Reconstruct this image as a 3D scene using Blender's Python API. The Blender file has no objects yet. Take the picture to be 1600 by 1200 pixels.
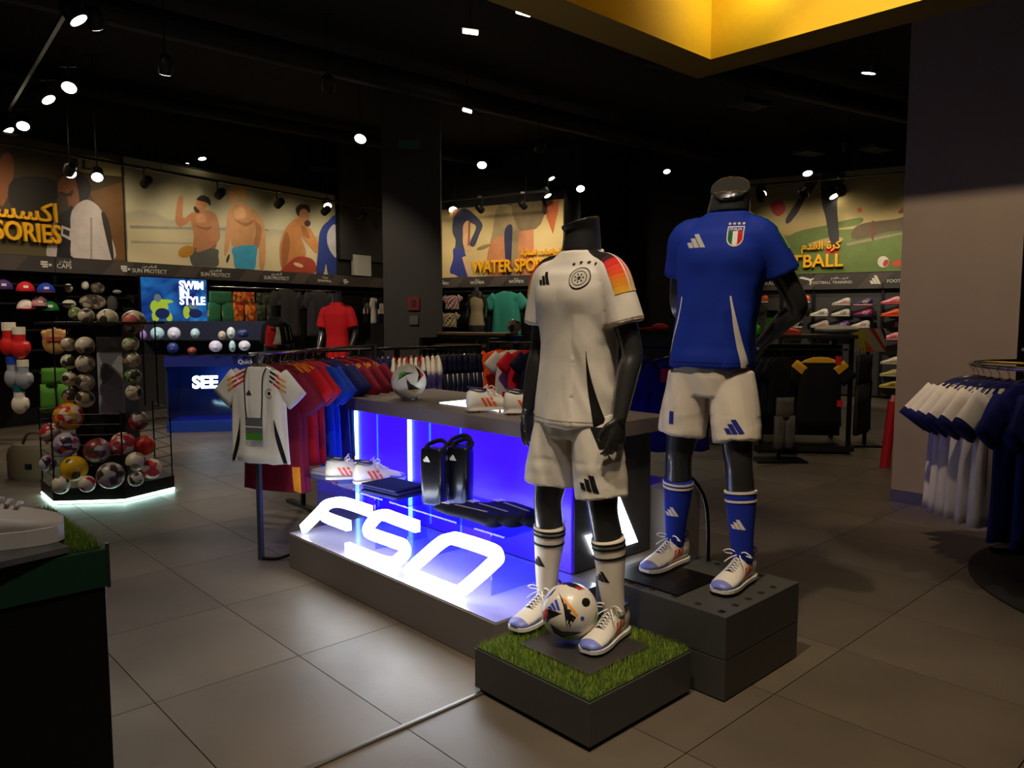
import bpy, bmesh, math, random
from mathutils import Vector, Matrix, noise
from mathutils.bvhtree import BVHTree
R = math.radians
random.seed(7)
SC = bpy.context.scene
COL = SC.collection

# ------------------------------------------------------------------ camera
EYE = 1.45; PITCH = 5.0; FPX = 1200.0
cam_d = bpy.data.cameras.new('camera'); cam = bpy.data.objects.new('camera', cam_d); COL.objects.link(cam)
cam_d.sensor_fit = 'HORIZONTAL'; cam_d.sensor_width = 36.0; cam_d.lens = 36.0 * FPX / 1600.0
cam_d.clip_start = 0.05; cam_d.clip_end = 100
cam.location = (0, 0, EYE); cam.rotation_euler = (R(90 - PITCH), 0, 0)
SC.camera = cam
# ------------------------------------------------------------------ world and exposure
w = bpy.data.worlds.new('world'); SC.world = w; w.use_nodes = True
w.node_tree.nodes['Background'].inputs[0].default_value = (1.0, .82, .62, 1)
w.node_tree.nodes['Background'].inputs[1].default_value = 0.016
SC.view_settings.view_transform = 'Standard'; SC.view_settings.look = 'None'
SC.view_settings.exposure = 0.0; SC.view_settings.gamma = 1.0; SC.view_settings.use_curve_mapping = False
LG = 1.0          # overall lamp gain

# ------------------------------------------------------------------ helpers
TH = R(PITCH)
def ray(u, v):
    x = (u - 800) / FPX; y = (600 - v) / FPX
    return Vector((x, math.cos(TH) + math.sin(TH) * y, -math.sin(TH) + math.cos(TH) * y))
CAMP = Vector((0, 0, EYE))
def at(u, v, Y): r = ray(u, v); return CAMP + r * (Y / r.y)           # point of that pixel at depth Y
def atz(u, v, z=0.0): r = ray(u, v); return CAMP + r * ((z - EYE) / r.z)
def onp(u, v, P, n): r = ray(u, v); return CAMP + r * ((P - CAMP).dot(n) / r.dot(n))

def lin(c):
    return tuple(((x / 255) / 12.92 if x / 255 <= .04045 else ((x / 255 + .055) / 1.055) ** 2.4) for x in c)
MATS = {}
def mat(name, rgb=(128,128,128), rough=.5, metal=0, emit=None, es=0, nz=None, bump=None, coat=0, trans=0, alpha=1, spec=.5, sheen=0):
    if name in MATS: return MATS[name]
    m = bpy.data.materials.new(name); m.use_nodes = True; nt = m.node_tree; N = nt.nodes; L = nt.links
    b = N['Principled BSDF']
    c = lin(rgb) + (1,)
    b.inputs['Base Color'].default_value = c; b.inputs['Roughness'].default_value = rough
    b.inputs['Metallic'].default_value = metal; b.inputs['Specular IOR Level'].default_value = spec
    if coat: b.inputs['Coat Weight'].default_value = coat; b.inputs['Coat Roughness'].default_value = .08
    if sheen: b.inputs['Sheen Weight'].default_value = sheen
    if trans: b.inputs['Transmission Weight'].default_value = trans
    if alpha < 1: b.inputs['Alpha'].default_value = alpha
    if emit: b.inputs['Emission Color'].default_value = lin(emit) + (1,); b.inputs['Emission Strength'].default_value = es
    tc = None
    if nz or bump: tc = N.new('ShaderNodeTexCoord')
    if nz:
        t = N.new('ShaderNodeTexNoise'); t.inputs['Scale'].default_value = nz[0]; t.inputs['Detail'].default_value = 4
        L.new(tc.outputs['Object'], t.inputs['Vector'])
        mr = N.new('ShaderNodeMapRange'); mr.inputs[1].default_value = .3; mr.inputs[2].default_value = .7
        mr.inputs[3].default_value = 1 - nz[1]; mr.inputs[4].default_value = 1 + nz[1]
        L.new(t.outputs[0], mr.inputs[0])
        mx = N.new('ShaderNodeMix'); mx.data_type = 'RGBA'; mx.blend_type = 'MULTIPLY'; mx.inputs[0].default_value = 1
        mx.inputs[6].default_value = c; L.new(mr.outputs[0], mx.inputs[7]); L.new(mx.outputs[2], b.inputs['Base Color'])
    if bump:
        t = N.new('ShaderNodeTexNoise'); t.inputs['Scale'].default_value = bump[0]; t.inputs['Detail'].default_value = 5
        L.new(tc.outputs['Object'], t.inputs['Vector'])
        bp = N.new('ShaderNodeBump'); bp.inputs['Strength'].default_value = bump[1]; bp.inputs['Distance'].default_value = .01
        L.new(t.outputs[0], bp.inputs['Height']); L.new(bp.outputs[0], b.inputs['Normal'])
    MATS[name] = m
    return m
def cloth(name, rgb, rough=.75): return mat(name, rgb, rough, nz=(9, .05), bump=(45, .05), spec=.25)
def acrylic(name, tint=(225,235,255), op=.08):
    if name in MATS: return MATS[name]
    m = bpy.data.materials.new(name); m.use_nodes = True; nt = m.node_tree; N = nt.nodes; L = nt.links
    N.remove(N['Principled BSDF']); out = N['Material Output']
    tr = N.new('ShaderNodeBsdfTransparent'); tr.inputs[0].default_value = lin(tint) + (1,)
    gl = N.new('ShaderNodeBsdfGlossy'); gl.inputs['Roughness'].default_value = .06
    lw = N.new('ShaderNodeLayerWeight'); lw.inputs[0].default_value = .5
    pw = N.new('ShaderNodeMath'); pw.operation = 'POWER'; pw.inputs[1].default_value = 4; L.new(lw.outputs['Facing'], pw.inputs[0])
    ad = N.new('ShaderNodeMath'); ad.operation = 'MULTIPLY_ADD'; ad.inputs[1].default_value = .6; ad.inputs[2].default_value = op; L.new(pw.outputs[0], ad.inputs[0])
    mx = N.new('ShaderNodeMixShader'); L.new(ad.outputs[0], mx.inputs[0]); L.new(tr.outputs[0], mx.inputs[1]); L.new(gl.outputs[0], mx.inputs[2])
    L.new(mx.outputs[0], out.inputs[0]); MATS[name] = m
    return m
def patchy(name, cols, scale=6, rough=.35):
    """procedural panels: voronoi cells coloured from a short list of prints"""
    if name in MATS: return MATS[name]
    m = bpy.data.materials.new(name); m.use_nodes = True; nt = m.node_tree; N = nt.nodes; L = nt.links
    b = N['Principled BSDF']; b.inputs['Roughness'].default_value = rough
    tc = N.new('ShaderNodeTexCoord'); oi = N.new('ShaderNodeObjectInfo')
    ad = N.new('ShaderNodeVectorMath'); ad.operation = 'ADD'
    L.new(tc.outputs['Object'], ad.inputs[0]); L.new(oi.outputs['Random'], ad.inputs[1])
    v = N.new('ShaderNodeTexVoronoi'); v.inputs['Scale'].default_value = scale; L.new(ad.outputs[0], v.inputs['Vector'])
    s = N.new('ShaderNodeSeparateColor'); L.new(v.outputs['Color'], s.inputs[0])
    cr = N.new('ShaderNodeValToRGB'); cr.color_ramp.interpolation = 'CONSTANT'
    for i, c in enumerate(cols):
        e = cr.color_ramp.elements[i] if i < 2 else cr.color_ramp.elements.new(i / len(cols))
        e.position = i / len(cols); e.color = lin(c) + (1,)
    L.new(s.outputs[0], cr.inputs[0]); L.new(cr.outputs[0], b.inputs['Base Color']); MATS[name] = m
    return m

class MB:
    def __init__(s): s.v = []; s.f = []; s.m = []
    def add(s, vs, fs, mi=0, M=None):
        o = len(s.v)
        s.v += [tuple(M @ Vector(p)) if M else tuple(p) for p in vs]
        s.f += [tuple(i + o for i in f) for f in fs]
        s.m += (list(mi) if isinstance(mi, (list, tuple)) else [mi] * len(fs))
        return s
    def box(s, c, d, mi=0, M=None):
        x, y, z = c; a, b, e = d[0] / 2, d[1] / 2, d[2] / 2
        vs = [(x + i * a, y + j * b, z + k * e) for i in (-1, 1) for j in (-1, 1) for k in (-1, 1)]
        return s.add(vs, [(0,1,3,2), (4,6,7,5), (0,4,5,1), (2,3,7,6), (0,2,6,4), (1,5,7,3)], mi, M)
    def loft(s, rings, mi=0, cap=True, M=None, closed=True):
        n = len(rings[0]); vs = [p for r in rings for p in r]; fs = []; ms = []
        for i in range(len(rings) - 1):
            for j in range(n if closed else n - 1):
                k = (j + 1) % n
                fs.append((i*n+j, i*n+k, (i+1)*n+k, (i+1)*n+j)); ms.append(mi(i, j) if callable(mi) else mi)
        if cap:
            fs.append(tuple(range(n - 1, -1, -1))); ms.append(mi(0, 0) if callable(mi) else mi)
            fs.append(tuple(range((len(rings) - 1) * n, len(rings) * n))); ms.append(mi(len(rings) - 2, 0) if callable(mi) else mi)
        return s.add(vs, fs, ms, M)
    def cyl(s, p0, p1, r0, r1=None, n=12, mi=0, cap=True, M=None):
        return s.tube([p0, p1], [r0, r0 if r1 is None else r1], n, mi, cap, M)
    def tube(s, pts, r, n=8, mi=0, cap=True, M=None, flat=1.0):
        pts = [Vector(p) for p in pts]; rs = r if isinstance(r, (list, tuple)) else [r] * len(pts)
        rings = []; up = None
        for i, p in enumerate(pts):
            t = (pts[min(i + 1, len(pts) - 1)] - pts[max(i - 1, 0)]).normalized()
            if up is None: up = Vector((0, 0, 1)) if abs(t.z) < .9 else Vector((1, 0, 0))
            a = t.cross(up)
            if a.length < 1e-5: a = t.cross(Vector((0, 1, 0)))
            a.normalize(); b = a.cross(t); up = b
            rings.append([p + a * math.cos(2*math.pi*j/n) * rs[i] + b * math.sin(2*math.pi*j/n) * rs[i] * flat for j in range(n)])
        return s.loft(rings, mi, cap, M)
    def sph(s, c, r, nu=16, nv=10, mi=0, M=None):
        r = r if isinstance(r, (tuple, list)) else (r, r, r)
        vs = [(c[0], c[1], c[2] - r[2])]; fs = []
        for i in range(1, nv):
            ph = -math.pi / 2 + math.pi * i / nv
            vs += [(c[0] + r[0]*math.cos(ph)*math.cos(2*math.pi*j/nu), c[1] + r[1]*math.cos(ph)*math.sin(2*math.pi*j/nu), c[2] + r[2]*math.sin(ph)) for j in range(nu)]
        vs.append((c[0], c[1], c[2] + r[2])); T = len(vs) - 1
        for j in range(nu):
            k = (j + 1) % nu
            fs.append((0, 1 + k, 1 + j)); fs.append((T, T - nu + j, T - nu + k))
            for i in range(nv - 2): fs.append((1+i*nu+j, 1+i*nu+k, 1+(i+1)*nu+k, 1+(i+1)*nu+j))
        return s.add(vs, fs, mi, M)
    def prism(s, poly, z0, z1, mi=0, M=None):
        n = len(poly); vs = [(p[0], p[1], z0) for p in poly] + [(p[0], p[1], z1) for p in poly]
        fs = [tuple(range(n - 1, -1, -1)), tuple(range(n, 2 * n))] + [(i, (i+1) % n, n + (i+1) % n, n + i) for i in range(n)]
        return s.add(vs, fs, mi, M)
    def mesh(s, name, mats, smooth=None, recalc=True):
        me = bpy.data.meshes.new(name); me.from_pydata(s.v, [], s.f)
        for m in (mats if isinstance(mats, (list, tuple)) else [mats]): me.materials.append(m)
        me.polygons.foreach_set('material_index', s.m)
        if len(s.f) < 12000 and recalc:
            bm = bmesh.new(); bm.from_mesh(me); bmesh.ops.recalc_face_normals(bm, faces=bm.faces); bm.to_mesh(me); bm.free()
        if smooth: me.polygons.foreach_set('use_smooth', [True] * len(me.polygons))
        me.update()
        if smooth and smooth != True: me.set_sharp_from_angle(angle=R(smooth))
        return me
    def obj(s, name, mats, parent=None, smooth=None, loc=None, bevel=0):
        return link(name, s.mesh(name, mats, smooth), parent, loc, bevel)
def link(name, me, parent=None, loc=None, bevel=0, M=None):
    o = bpy.data.objects.new(name, me); COL.objects.link(o)
    if parent: o.parent = parent
    if M is not None: o.matrix_basis = M
    if loc is not None: o.location = loc
    if bevel:
        b = o.modifiers.new('bevel', 'BEVEL'); b.width = bevel; b.segments = 2; b.limit_method = 'ANGLE'
    return o
def tag(o, label=None, cat=None, group=None, kind=None):
    if label: o['label'] = label
    if cat: o['category'] = cat
    if group: o['group'] = group
    if kind: o['kind'] = kind
    return o
def thing(name, label, cat, loc=(0,0,0), rz=0, group=None):
    o = bpy.data.objects.new(name, None); COL.objects.link(o); o.location = loc; o.rotation_euler = (0, 0, rz)
    o.empty_display_size = .1
    return tag(o, label, cat, group)
def copy_tree(o, parent=None):
    c = o.copy(); COL.objects.link(c); c.parent = parent
    for ch in list(o.children): copy_tree(ch, c)
    return c
def dup(o, loc, rz, label=None, group=None):
    c = copy_tree(o); c.location = loc; c.rotation_euler = (0, 0, rz)
    if label: c['label'] = label
    if group: c['group'] = group
    return c
def TR(loc, rz=0, rx=0, ry=0, s=1):
    return Matrix.Translation(loc) @ Matrix.Rotation(rz, 4, 'Z') @ Matrix.Rotation(ry, 4, 'Y') @ Matrix.Rotation(rx, 4, 'X') @ Matrix.Scale(s, 4)
def frame(o, x, y, z):
    x, y, z = Vector(x), Vector(y), Vector(z)
    return Matrix(((x[0],y[0],z[0],o[0]), (x[1],y[1],z[1],o[1]), (x[2],y[2],z[2],o[2]), (0,0,0,1)))
def smooth_line(pts, k=6, closed=False):
    """Catmull-Rom through the points"""
    P = [Vector(p) for p in pts]; n = len(P); out = []
    rng = range(n) if closed else range(n - 1)
    for i in rng:
        if closed: a, b, c, d = P[(i-1) % n], P[i], P[(i+1) % n], P[(i+2) % n]
        else: a, b, c, d = P[max(i-1, 0)], P[i], P[i+1], P[min(i+2, n-1)]
        for q in range(k):
            t = q / k
            out.append(.5 * ((2*b) + (c - a)*t + (2*a - 5*b + 4*c - d)*t*t + (3*b - a - 3*c + d)*t**3))
    if not closed: out.append(P[-1])
    return out
_fonts = {}
def text_mesh(txt, size, depth=0, bold=0, align='LEFT', shear=0, mats=None, space=1.0):
    cu = bpy.data.curves.new('lettering', 'FONT'); cu.body = txt; cu.size = size; cu.extrude = depth / 2
    cu.offset = bold; cu.align_x = align; cu.shear = shear; cu.resolution_u = 3; cu.space_character = space
    o = bpy.data.objects.new('lettering', cu); COL.objects.link(o)
    bpy.context.view_layer.update()
    me = bpy.data.meshes.new_from_object(o.evaluated_get(bpy.context.evaluated_depsgraph_get()))
    bpy.data.objects.remove(o); bpy.data.curves.remove(cu)
    me.materials.clear()
    if mats: me.materials.append(mats)
    return me
def remesh(mb, voxel, it=4, fac=.5):
    me = mb.mesh('tmp', [mat('plain')])
    o = bpy.data.objects.new('tmp', me); COL.objects.link(o)
    r = o.modifiers.new('r', 'REMESH'); r.mode = 'VOXEL'; r.voxel_size = voxel
    if it: q = o.modifiers.new('s', 'SMOOTH'); q.iterations = it; q.factor = fac
    bpy.context.view_layer.update()
    out = bpy.data.meshes.new_from_object(o.evaluated_get(bpy.context.evaluated_depsgraph_get()))
    bpy.data.objects.remove(o); bpy.data.meshes.remove(me)
    out.materials.clear()
    return out
def bvh_of(me):
    return BVHTree.FromPolygons([v.co.copy() for v in me.vertices], [tuple(p.vertices) for p in me.polygons])
def stick(mb, bvh, gridpts, dirv, off=.0025, mi=0):
    """project a grid (rows of points) along dirv on a surface and add it as a thin layer that follows it"""
    rows = len(gridpts); n = len(gridpts[0]); vs = []; ok = []
    for i, r in enumerate(gridpts):
        for j, p in enumerate(r):
            d = dirv(i, j) if callable(dirv) else Vector(dirv)
            hit, nor, _, _ = bvh.ray_cast(Vector(p), d)
            ok.append(hit is not None); vs.append((hit + nor * off) if hit is not None else Vector(p))
    fs = []; ms = []
    for i in range(rows - 1):
        for j in range(n - 1):
            q = (i*n+j, i*n+j+1, (i+1)*n+j+1, (i+1)*n+j)
            if all(ok[a] for a in q): fs.append(q); ms.append(mi(i, j) if callable(mi) else mi)
    mb.add(vs, fs, ms)
def quadgrid(a, b, c, d, nu=4, nv=4):
    a, b, c, d = map(Vector, (a, b, c, d))
    return [[(a.lerp(b, j/nu)).lerp(d.lerp(c, j/nu), i/nv) for j in range(nu + 1)] for i in range(nv + 1)]
def ruled(L, Rr, nu=4):
    return [[Vector(l).lerp(Vector(r), j/nu) for j in range(nu + 1)] for l, r in zip(L, Rr)]
def stripes3(w=1.0):
    """the three slanted bars of the sportswear mark, unit height, as quads (x, z)"""
    out = []
    for i in range(3):
        x0 = -.35 + i * .42; h = (.4, .7, 1.0)[i]; sl = .56
        out.append([(x0 * w, 0), ((x0 + .36) * w, 0), ((x0 + .36 - sl*h) * w, h), ((x0 - sl*h) * w, h)])
    return out
# store directions: A runs left-away along the display table, B right-away; both at 43/47 degrees to the view
PA = R(43); A = Vector((-math.sin(PA), math.cos(PA), 0)); B = Vector((math.cos(PA), math.sin(PA), 0)); UP = Vector((0, 0, 1))
RZT = math.atan2(B.y, B.x)       # rotation that turns local x to B and local y to A
def AB(o, a, b, z=0): return Vector((o[0], o[1], 0)) + A * a + B * b + UP * z
# ------------------------------------------------------------------ structure: floor
O0 = Vector((-.14, 2.88, 0))                       # a corner of the tile grid
def floor_mat():
    m = mat('floor_porcelain', (96, 86, 74), .42, nz=(1.6, .16), bump=(25, .05))
    nt = m.node_tree; N = nt.nodes; L = nt.links; b = N['Principled BSDF']
    src = b.inputs['Base Color'].links[0].from_socket
    oi = N.new('ShaderNodeObjectInfo'); mr = N.new('ShaderNodeMapRange'); mr.inputs[3].default_value = .86; mr.inputs[4].default_value = 1.1
    L.new(oi.outputs['Random'], mr.inputs[0])
    mx = N.new('ShaderNodeMix'); mx.data_type = 'RGBA'; mx.blend_type = 'MULTIPLY'; mx.inputs[0].default_value = 1
    L.new(src, mx.inputs[6]); L.new(mr.outputs[0], mx.inputs[7]); L.new(mx.outputs[2], b.inputs['Base Color'])
    t = N.new('ShaderNodeTexNoise'); t.inputs['Scale'].default_value = 5; t.inputs['Detail'].default_value = 6
    tc = N.new('ShaderNodeTexCoord'); L.new(tc.outputs['Object'], t.inputs[0])
    m2 = N.new('ShaderNodeMapRange'); m2.inputs[3].default_value = .36; m2.inputs[4].default_value = .55; L.new(t.outputs[0], m2.inputs[0]); L.new(m2.outputs[0], b.inputs['Roughness'])
    return m
FM = floor_mat()
floor = MB().box((0, 0, -.06), (34, 34, .1)).obj('floor', mat('grout', (44, 41, 38), .8), loc=(1, 8, 0)); tag(floor, kind='structure')
floor.rotation_euler = (0, 0, RZT)
TB, TA = .59, .78
tile_me = MB().box((0, 0, -.006), (TB - .004, TA - .004, .012)).mesh('floor_tile', FM)
cells = []
for i in range(-14, 26):
    for j in range(-14, 26):
        c = AB(O0, (i + .5) * TA - .03, (j + .5) * TB - .36)
        f = c.y; 
        if f < .6 or f > 18: continue
        if abs(c.x) > f * .72 + .7: continue
        cells.append((f, c))
cells.sort(key=lambda q: q[0])
far = MB()
inv = floor.matrix_basis.inverted() if False else None
Mf = Matrix.Translation(Vector((1, 8, 0))) @ Matrix.Rotation(RZT, 4, 'Z'); Mfi = Mf.inverted()
for k, (f, c) in enumerate(cells):
    p = Mfi @ c
    if k < 290: link('floor_tile', tile_me, floor, loc=p)
    else: far.box((p.x, p.y, -.006), (TB - .004, TA - .004, .012))
tag(far.obj('floor_tiling', FM, floor), kind='stuff')
# metal edge strip across the near floor
st = MB(); pr = [(-.013, 0), (-.012, .006), (-.006, .009), (.006, .009), (.012, .006), (.013, 0)]
rings = [[AB(O0, -.035 + q[0], b, q[1]) for q in pr] for b in (-3.2, .15)]
o = st.loft(rings).obj('trim_1', mat('brushed_strip', (120, 116, 110), .35, .9)); tag(o, 'rounded metal floor strip leading to the turf plinth', kind='structure')

# ------------------------------------------------------------------ walls
DL = Vector((.527, .85, 0)); NL = Vector((.85, -.527, 0)); PL = Vector((-6.46, 9.8, 0))
DB = Vector((.85, -.527, 0)); NB = Vector((-.527, -.85, 0)); PB = Vector((-1.574, 16.0, 0)); PF = Vector((6.85, 13.5, 0))
ML = frame(PL, DL, UP, DL.cross(UP)); MBk = frame(PB, DB, UP, DB.cross(UP)); MF = frame(PF, DB, UP, DB.cross(UP))
# local frames: x along the wall, y up, z towards the room
WALLM = mat('dark_wall_paint', (38, 34, 31), .8, nz=(2, .1)); BLK = mat('black_laminate', (17, 16, 16), .45, nz=(3, .1)); DK = mat('soft_black', (10, 10, 10), .6)
ZC = 4.7
def wall(name, M, x0, x1, y0, y1, z0, z1, m=WALLM):
    o = MB().box(((x0+x1)/2, (y0+y1)/2, (z0+z1)/2), (x1-x0, y1-y0, z1-z0)).obj(name, m); o.matrix_basis = M; return tag(o, kind='structure')
wall('wall_left', ML, -8, 8.6, 0, ZC, -.6, -.45)
wall('trim_2', ML, -8, 7.8, 2.02, 3.78, -.45, -.03, mat('bulkhead_paint', (26, 24, 22), .8))
wall('wall_back', MBk, -1.6, 2.98, 0, ZC, -.6, -.45)
wall('trim_3', MBk, -.45, 2.98, 2.02, 3.78, -.45, -.03, MATS['bulkhead_paint'])
wall('wall_recess', MF, -8.6, 4.5, 0, ZC, -.6, -.45, mat('brown_wall_paint', (40, 33, 28), .85))
wall('trim_4', MF, -2.45, 4.4, 1.93, 4.1, -.45, -.03, MATS['bulkhead_paint'])
wall('wall_jog', MBk, 2.98, 3.1, 0, ZC, -2.7, -.45)
wall('wall_right', frame(PF + DB * 4.5, -DL, UP, Vector(-DB)), -.8, 14, 0, ZC, -.15, 0)
cl = MB().box((0, 0, ZC + .1), (34, 34, .2)).obj('ceiling', mat('black_ceiling', (6, 6, 6), .9), loc=(1, 8, 0)); cl.rotation_euler = (0, 0, RZT); tag(cl, kind='structure')
# dark upper panel and column in the middle of the store
wall('trim_5', ML, 5.95, 7.2, 2.55, ZC, -.02, .06, mat('charcoal_panel', (46, 43, 41), .75))
cc = at(637, 500, 11.6); cw = .9
o = MB().box((0, 0, ZC/2), (.86, .86, ZC)).obj('column', mat('column_paint', (58, 54, 51), .75, nz=(2, .06)), loc=(cc.x + .05, 12.0, 0)); o.rotation_euler = (0, 0, R(4)); tag(o, 'dark grey square column in the middle of the store', kind='structure')
COLO = o
# right pillar
PC = Vector((2.99, 5.96, 0)); PW = .80
o = MB().box((PW/2, -PW/2, ZC/2), (PW, PW, ZC)).obj('pillar', mat('pillar_paint', (146, 130, 114), .7, nz=(3, .05), bump=(120, .05)), loc=PC); o.rotation_euler = (0, 0, RZT); tag(o, 'grey painted square pillar beside the round rack', kind='structure')
o = MB().box((PW/2, -PW/2, .05), (PW + .012, PW + .012, .1)).obj('baseboard_pillar', mat('steel_skirting', (150, 148, 150), .22, .9), loc=PC); o.rotation_euler = (0, 0, RZT); tag(o, kind='structure')
# ------------------------------------------------------------------ yellow soffit: far corner and two arms coming towards the viewer
YB = mat('shaded_yellow_paint', (112, 84, 14), .7, nz=(30, .04)); YI = mat('yellow_paint', (232, 186, 20), .65, nz=(30, .03))  # ochre is the yellow paint with the unlit underside's shade put into it
SF = Vector((1.37, 5.84, 0)); SZ = 3.2; SH = 1.3; SWd = .3; SLb, SLa = 6.4, 6.0
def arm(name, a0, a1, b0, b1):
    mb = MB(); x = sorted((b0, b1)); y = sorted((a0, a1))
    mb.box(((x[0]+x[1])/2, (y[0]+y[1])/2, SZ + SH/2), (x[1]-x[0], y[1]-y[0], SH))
    # bottom and outer faces yellow with shade painted in, inner faces plain yellow
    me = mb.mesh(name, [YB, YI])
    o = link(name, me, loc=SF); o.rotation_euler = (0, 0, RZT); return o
sof = thing('ceiling_coffer', 'yellow square coffer frame hanging from the black ceiling', 'ceiling coffer', SF, RZT); tag(sof, kind='structure')
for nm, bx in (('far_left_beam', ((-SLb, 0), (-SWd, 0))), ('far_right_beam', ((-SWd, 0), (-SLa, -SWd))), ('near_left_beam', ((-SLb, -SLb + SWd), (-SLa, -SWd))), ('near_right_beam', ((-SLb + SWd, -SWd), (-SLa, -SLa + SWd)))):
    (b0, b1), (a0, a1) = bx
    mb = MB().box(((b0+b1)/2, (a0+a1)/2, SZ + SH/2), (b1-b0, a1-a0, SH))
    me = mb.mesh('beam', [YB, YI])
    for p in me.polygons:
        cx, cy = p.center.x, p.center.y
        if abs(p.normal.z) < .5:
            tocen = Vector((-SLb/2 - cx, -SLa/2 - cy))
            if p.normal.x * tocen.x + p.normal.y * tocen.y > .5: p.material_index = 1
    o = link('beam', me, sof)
# ------------------------------------------------------------------ fascias with section names
FAS = mat('fascia_charcoal', (62, 56, 53), .55, nz=(1.5, .12)); LET = mat('sign_white', (225, 220, 205), .5)
FAS2 = mat('fascia_diagonal', (82, 72, 66), .55)
def wtext(M, parent, txt, x, y, size, m=LET, bold=.0, align='CENTER', depth=.004, z=.035, name='lettering', sx=1):
    me = text_mesh(txt, size, depth, bold, align, mats=m)
    o = link(name, me, parent); o.matrix_basis = Matrix.Translation((x, y, z)) @ Matrix.Diagonal((sx, 1, 1, 1)); return o
def ar(s): return ''.join(chr(int(c, 16)) for c in s.split())[::-1]
AR_SUN = ar('FE8D FEDF FEA4 FE8E FEE3 FEF4 20 FEE3 FEE6')
def fascia(M, x0, x1, y0, y1, label):
    t = MB().box(((x0+x1)/2, (y0+y1)/2, 0), (x1-x0-.01, y1-y0, .06)).obj('fascia_board', FAS); t.matrix_basis = M
    sl = (y1 - y0) * .9; w = min(.5, (x1 - x0) * .3); q = x0 + (x1 - x0) * .62
    MB().prism([(q, y0 + .004), (q + w, y0 + .004), (q + w + sl, y1 - .004), (q + sl, y1 - .004)], .03, .031).obj('diagonal_band', FAS2, t)
    return tag(t, label, 'sign board', 'dark fascia boards with section names above the wall shelves')
def lx(M, u, v=430):                                 # wall coordinates of a pixel
    n = M.col[2].to_3d(); P = M.translation
    q = M.inverted() @ onp(u, v, P, n); return q.x, q.y
LW = [(-2.0, lx(ML, 85)[0]), (lx(ML, 85)[0], lx(ML, 200)[0]), (lx(ML, 200)[0], lx(ML, 308)[0]), (lx(ML, 308)[0], lx(ML, 405)[0]), (lx(ML, 405)[0], lx(ML, 478)[0]), (lx(ML, 478)[0], lx(ML, 530)[0]), (lx(ML, 530)[0], 7.2)]
f_l = [fascia(ML, a, b, 2.04, 2.24, l) for (a, b), l in zip(LW, (
    'fascia board with a white box logo, farthest left above the caps', 'fascia board reading CAPS above the goggles shelf', 'fascia board reading SUN PROTECT above the blue lightbox',
    'fascia board reading SUN PROTECT above the orange shorts', 'fascia board reading SUN PROTECT above the grey jackets', 'fascia board above the red jersey mannequin', 'fascia board with a small logo beside the dark column'))]
def blocklogo(par, x, y):
    MB().box((x, y, .034), (.09, .022, .004)).box((x, y + .03, .034), (.09, .022, .004)).box((x + .01, y - .03, .034), (.07, .022, .004)).box((x + .075, y - .004, .034), (.035, .03, .004)).obj('box_logo', LET, par)
blocklogo(f_l[0], lx(ML, 68)[0], 2.14); blocklogo(f_l[1], lx(ML, 192)[0], 2.14); blocklogo(f_l[6], lx(ML, 537)[0], 2.13)
wtext(ML, f_l[1], 'CAPS', lx(ML, 99)[0], 2.10, .085); wtext(ML, f_l[1], ar('FED7 FE92 FECC FE8E FE95'), lx(ML, 101)[0], 2.17, .06)
for i, u in ((2, 232), (3, 335), (4, 430)):
    wtext(ML, f_l[i], 'SUN PROTECT', lx(ML, u)[0], 2.095, .085); wtext(ML, f_l[i], AR_SUN, lx(ML, u)[0], 2.175, .06)
wtext(ML, f_l[5], 'SWIMMING', lx(ML, 505)[0], 2.095, .07); wtext(ML, f_l[5], ar('FEB3 FE91 FE8E FEA3 FE94'), lx(ML, 506)[0], 2.165, .06)
BW = [lx(MBk, u)[0] for u in (660, 720, 790, 850)] + [2.98]
f_b = [fascia(MBk, a, b, 2.04, 2.235, l) for a, b, l in zip(BW, BW[1:], ('fascia board of the back wall right beside the column', 'fascia board of the back wall above the beige swimsuit form', 'fascia board of the back wall above the teal shirts', 'last fascia board of the back wall, behind the white shirt'))]
for i, u in ((0, 692), (1, 747), (2, 808)):
    wtext(MBk, f_b[i], 'WOMEN', lx(MBk, u)[0], 2.10, .085); wtext(MBk, f_b[i], ar('FEE7 FEB4 FE8E FE80'), lx(MBk, u)[0], 2.17, .055)
FW = [lx(MF, u, 440)[0] for u in (1150, 1222, 1272, 1380, 1445)]
f_f = [fascia(MF, a, b, 1.95, 2.235, l) for a, b, l in zip(FW, FW[1:], ('fascia board of the boot wall behind the blue shirt arm', 'fascia board of the boot wall with a leaping cat logo', 'fascia board reading FOOTBALL TRAINING above the white boots', 'fascia board reading FOOTBALL next to the grey pillar'))]
wtext(MF, f_f[2], 'FOOTBALL TRAINING', lx(MF, 1299, 442)[0], 2.05, .072); wtext(MF, f_f[2], ar('FE97 FEAA FEAD FEF3 FE90 20 FE8E FEDF FED8 FEAA FEE1'), lx(MF, 1312, 442)[0], 2.135, .06)
wtext(MF, f_f[3], 'FOOTBALL', lx(MF, 1386, 442)[0], 2.05, .08, align='LEFT')
wtext(MF, f_f[0], 'TRAIN', lx(MF, 1203, 442)[0], 2.05, .105); wtext(MF, f_f[0], ar('FE97 FEAA FEAD FEF3 FE90'), lx(MF, 1205, 442)[0], 2.14, .07)
x0, y0 = lx(MF, 1366, 442)[0], 2.03
mb = MB()
for q in stripes3(): mb.prism([(x0 + p[0]*.13, y0 + p[1]*.15) for p in q], .031, .035)
mb.obj('three_bar_logo', LET, f_f[2])
x0, y0 = lx(MF, 1259, 442)[0], 2.03; s = .2
cat = [(-.6,.72),(-.45,.62),(-.2,.58),(.05,.5),(.3,.45),(.38,.3),(.36,.1),(.44,0),(.5,.02),(.47,.2),(.52,.42),(.75,.62),(.7,.66),(.45,.58),(.2,.66),(-.1,.76),(-.35,.8)]
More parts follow.
